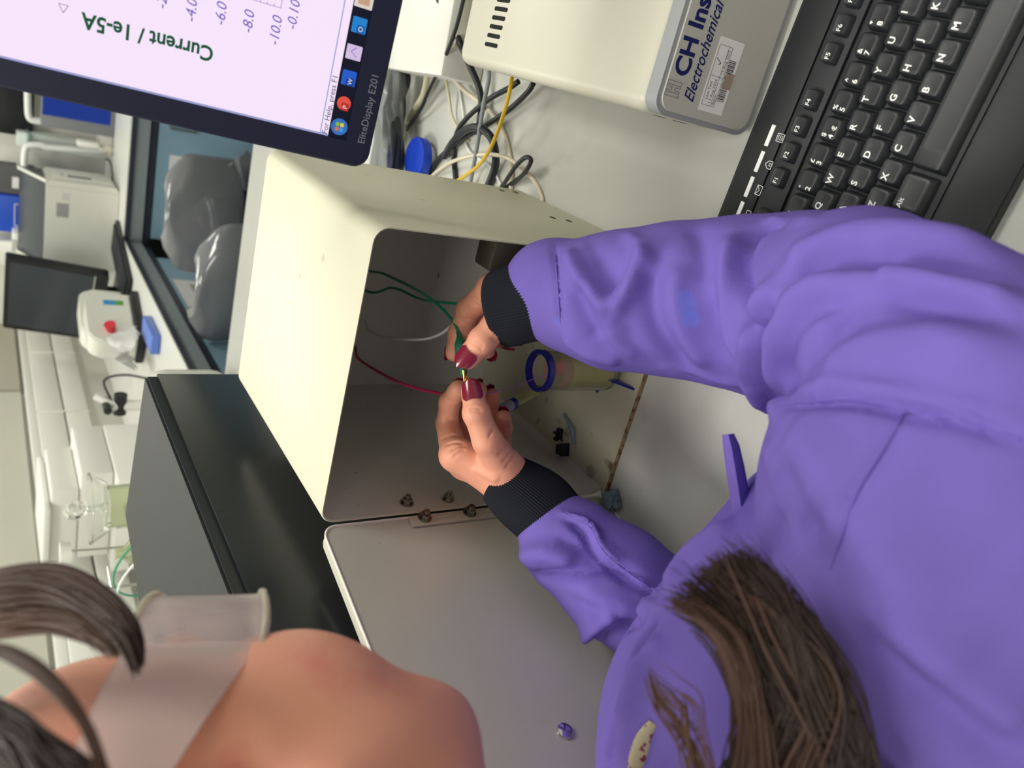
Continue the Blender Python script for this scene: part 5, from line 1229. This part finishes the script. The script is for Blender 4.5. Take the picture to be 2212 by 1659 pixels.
# ------------------------------------------------------------------ safety goggles
gog = thing('safety_goggles', 'clear plastic safety goggles with a frosted side arm on the face', 'goggles', tuple(HL(.06, .06, 0)))
clear = M('goggle_clear', (236, 226, 224), .12, trans=.75, ior=1.2, spec=.6, alpha=.75)
frost = M('goggle_frosted', (228, 212, 208), .35, trans=.35, ior=1.1, alpha=.62)
def sheet(name, f, nu, nv, th, mat, parent):
    m = BM(); A = [[None] * nv for _ in range(nu)]
    P = [[f(i / (nu - 1), j / (nv - 1)) for j in range(nv)] for i in range(nu)]
    for i in range(nu):
        for j in range(nv): A[i][j] = m.verts.new(P[i][j])
    for i in range(nu - 1):
        for j in range(nv - 1): m.faces.new((A[i][j], A[i + 1][j], A[i + 1][j + 1], A[i][j + 1]))
    bmesh.ops.recalc_face_normals(m, faces=m.faces); m.normal_update()
    bmesh.ops.solidify(m, geom=list(m.faces), thickness=th); m.transform(Matrix.Translation(-parent.location))
    return obj(name, m, mat, parent, 60)
def arcf(t):                    # plan of the lens from her right hinge round the front to her left
    th_ = math.pi * t; c_ = math.cos(th_); return .056 + .050 * math.sin(th_) ** .5, .070 * math.copysign(abs(c_) ** .55, c_)
def lensf(s, t):
    f, r = arcf(s); return Vector(HL(f, r, (-.018 + .022 * (1 - abs(s - .5) * 2) + (.056 - .022 * (1 - abs(s - .5) * 2)) * t)))
sheet('lens', lensf, 41, 9, .0022, clear, gog)
def shield(u0):
    def g(s, t):
        f, r = arcf(s); k = 1 - .16 * t; return Vector(HL(.02 + (f - .02) * k, r * k, u0 + (.022 * (1 - abs(s - .5) * 2) if u0 < 0 else 0) + .003 * t * (1 if u0 < 0 else -1)))
    return g
sheet('top_shield', shield(.038), 41, 4, .0018, clear, gog); sheet('bottom_shield', shield(-.018), 41, 4, .0018, clear, gog)
m = BM(); Pp = []
for i in range(41):
    f, r = arcf(i / 40); Pp.append(Vector(HL(f + .001, r * 1.01, -.018 + .022 * (1 - abs(i / 40 - .5) * 2))) - gog.location)
tube(m, Pp, .0014, n=8, smooth=False); Pp = []
for i in range(41):
    f, r = arcf(i / 40); Pp.append(Vector(HL(f + .001, r * 1.01, .038)) - gog.location)
tube(m, Pp, .0013, n=8, smooth=False)
for s_ in (0, 1):
    f, r = arcf(s_); tube(m, [Vector(HL(f, r, u)) - gog.location for u in (-.018, -.005, .01, .025, .038)], .0014, n=8)
obj('rim', m, M('goggle_rim', (232, 226, 206), .15, trans=.6, ior=1.3), gog)
for s_ in (1, -1):
    def arm(a, b, s_=s_):
        f = .060 - .085 * a; r = (.0695 + .013 * a ** .7 + .003 * math.sin(a * 3)) * s_; h0, h1 = -.018 + .020 * a, .037 - .008 * a
        return Vector(HL(f, r + .002 * s_ * math.sin(b * 3.14), h0 + (h1 - h0) * b))
    sheet('side_arm', arm, 16, 7, .0018, frost, gog)

m = BM()
for k, (x, y) in enumerate([(1392, 1560), (1378, 1590), (1372, 1625), (1365, 1660), (1362, 1700)]): pass
cp = [onto(x, y) for x, y in [(1412, 1560), (1396, 1590), (1386, 1622), (1376, 1656), (1370, 1690)]]
if all(cp):
    tube(m, [p - FW * .0008 for p in cp], lambda t: .0015 + .0045 * math.sin(math.pi * min(1, t * .8 + .1)), n=14, flat=.5)
    obj('patterned_shirt_edge', m, M('patterned_shirt', (172, 162, 136), .7, var=.1, vscale=80, spots=((120, 30, 70), 190, .56, .02)), person)

# stitched seams
def seam(pts, r=.0009):
    P2 = smooth_path([V3(x, y, 0) for x, y in pts], 10); H_ = [onto(q.x, q.y) for q in P2]; H_ = [h for h in H_ if h is not None]
    m = BM(); tube(m, H_, r, n=6, smooth=False); obj('seam', m, coatm, coat)
seam([(1690, 872), (1770, 866), (1847, 863), (1959, 885), (2090, 912), (2205, 950)]); seam([(1959, 883), (1900, 980), (1847, 1070), (1794, 1227)]); seam([(1197, 530), (1204, 610), (1210, 698)], .0006)
seam([(1212, 1107), (1272, 1137), (1302, 1189), (1360, 1240), (1421, 1279)], .0008)
# trousers and shoes below the coat
tr = M('dark_trousers', (40, 44, 58), .8)
W1 = Vector(WAIST1)
m = BM()
for s_ in (-1, 1):
    hp = W1 + TR * (.075 * s_) + V3(0, 0, .06); kn = Vector((hp.x, hp.y + .03, -.62)); an = Vector((hp.x, hp.y, -.87)); tube(m, [hp, kn, an], lambda t: .085 - .035 * t, n=16)
tag(obj('trousers', m, tr, person), None)
for s_ in (-1, 1):
    hp = W1 + TR * (.075 * s_); m = BM(); box(m, hp.x - .045, hp.y - .08, -.8995, hp.x + .045, hp.y + .17, -.835, r=.03, seg=4); obj('shoe', m, blackp, person)
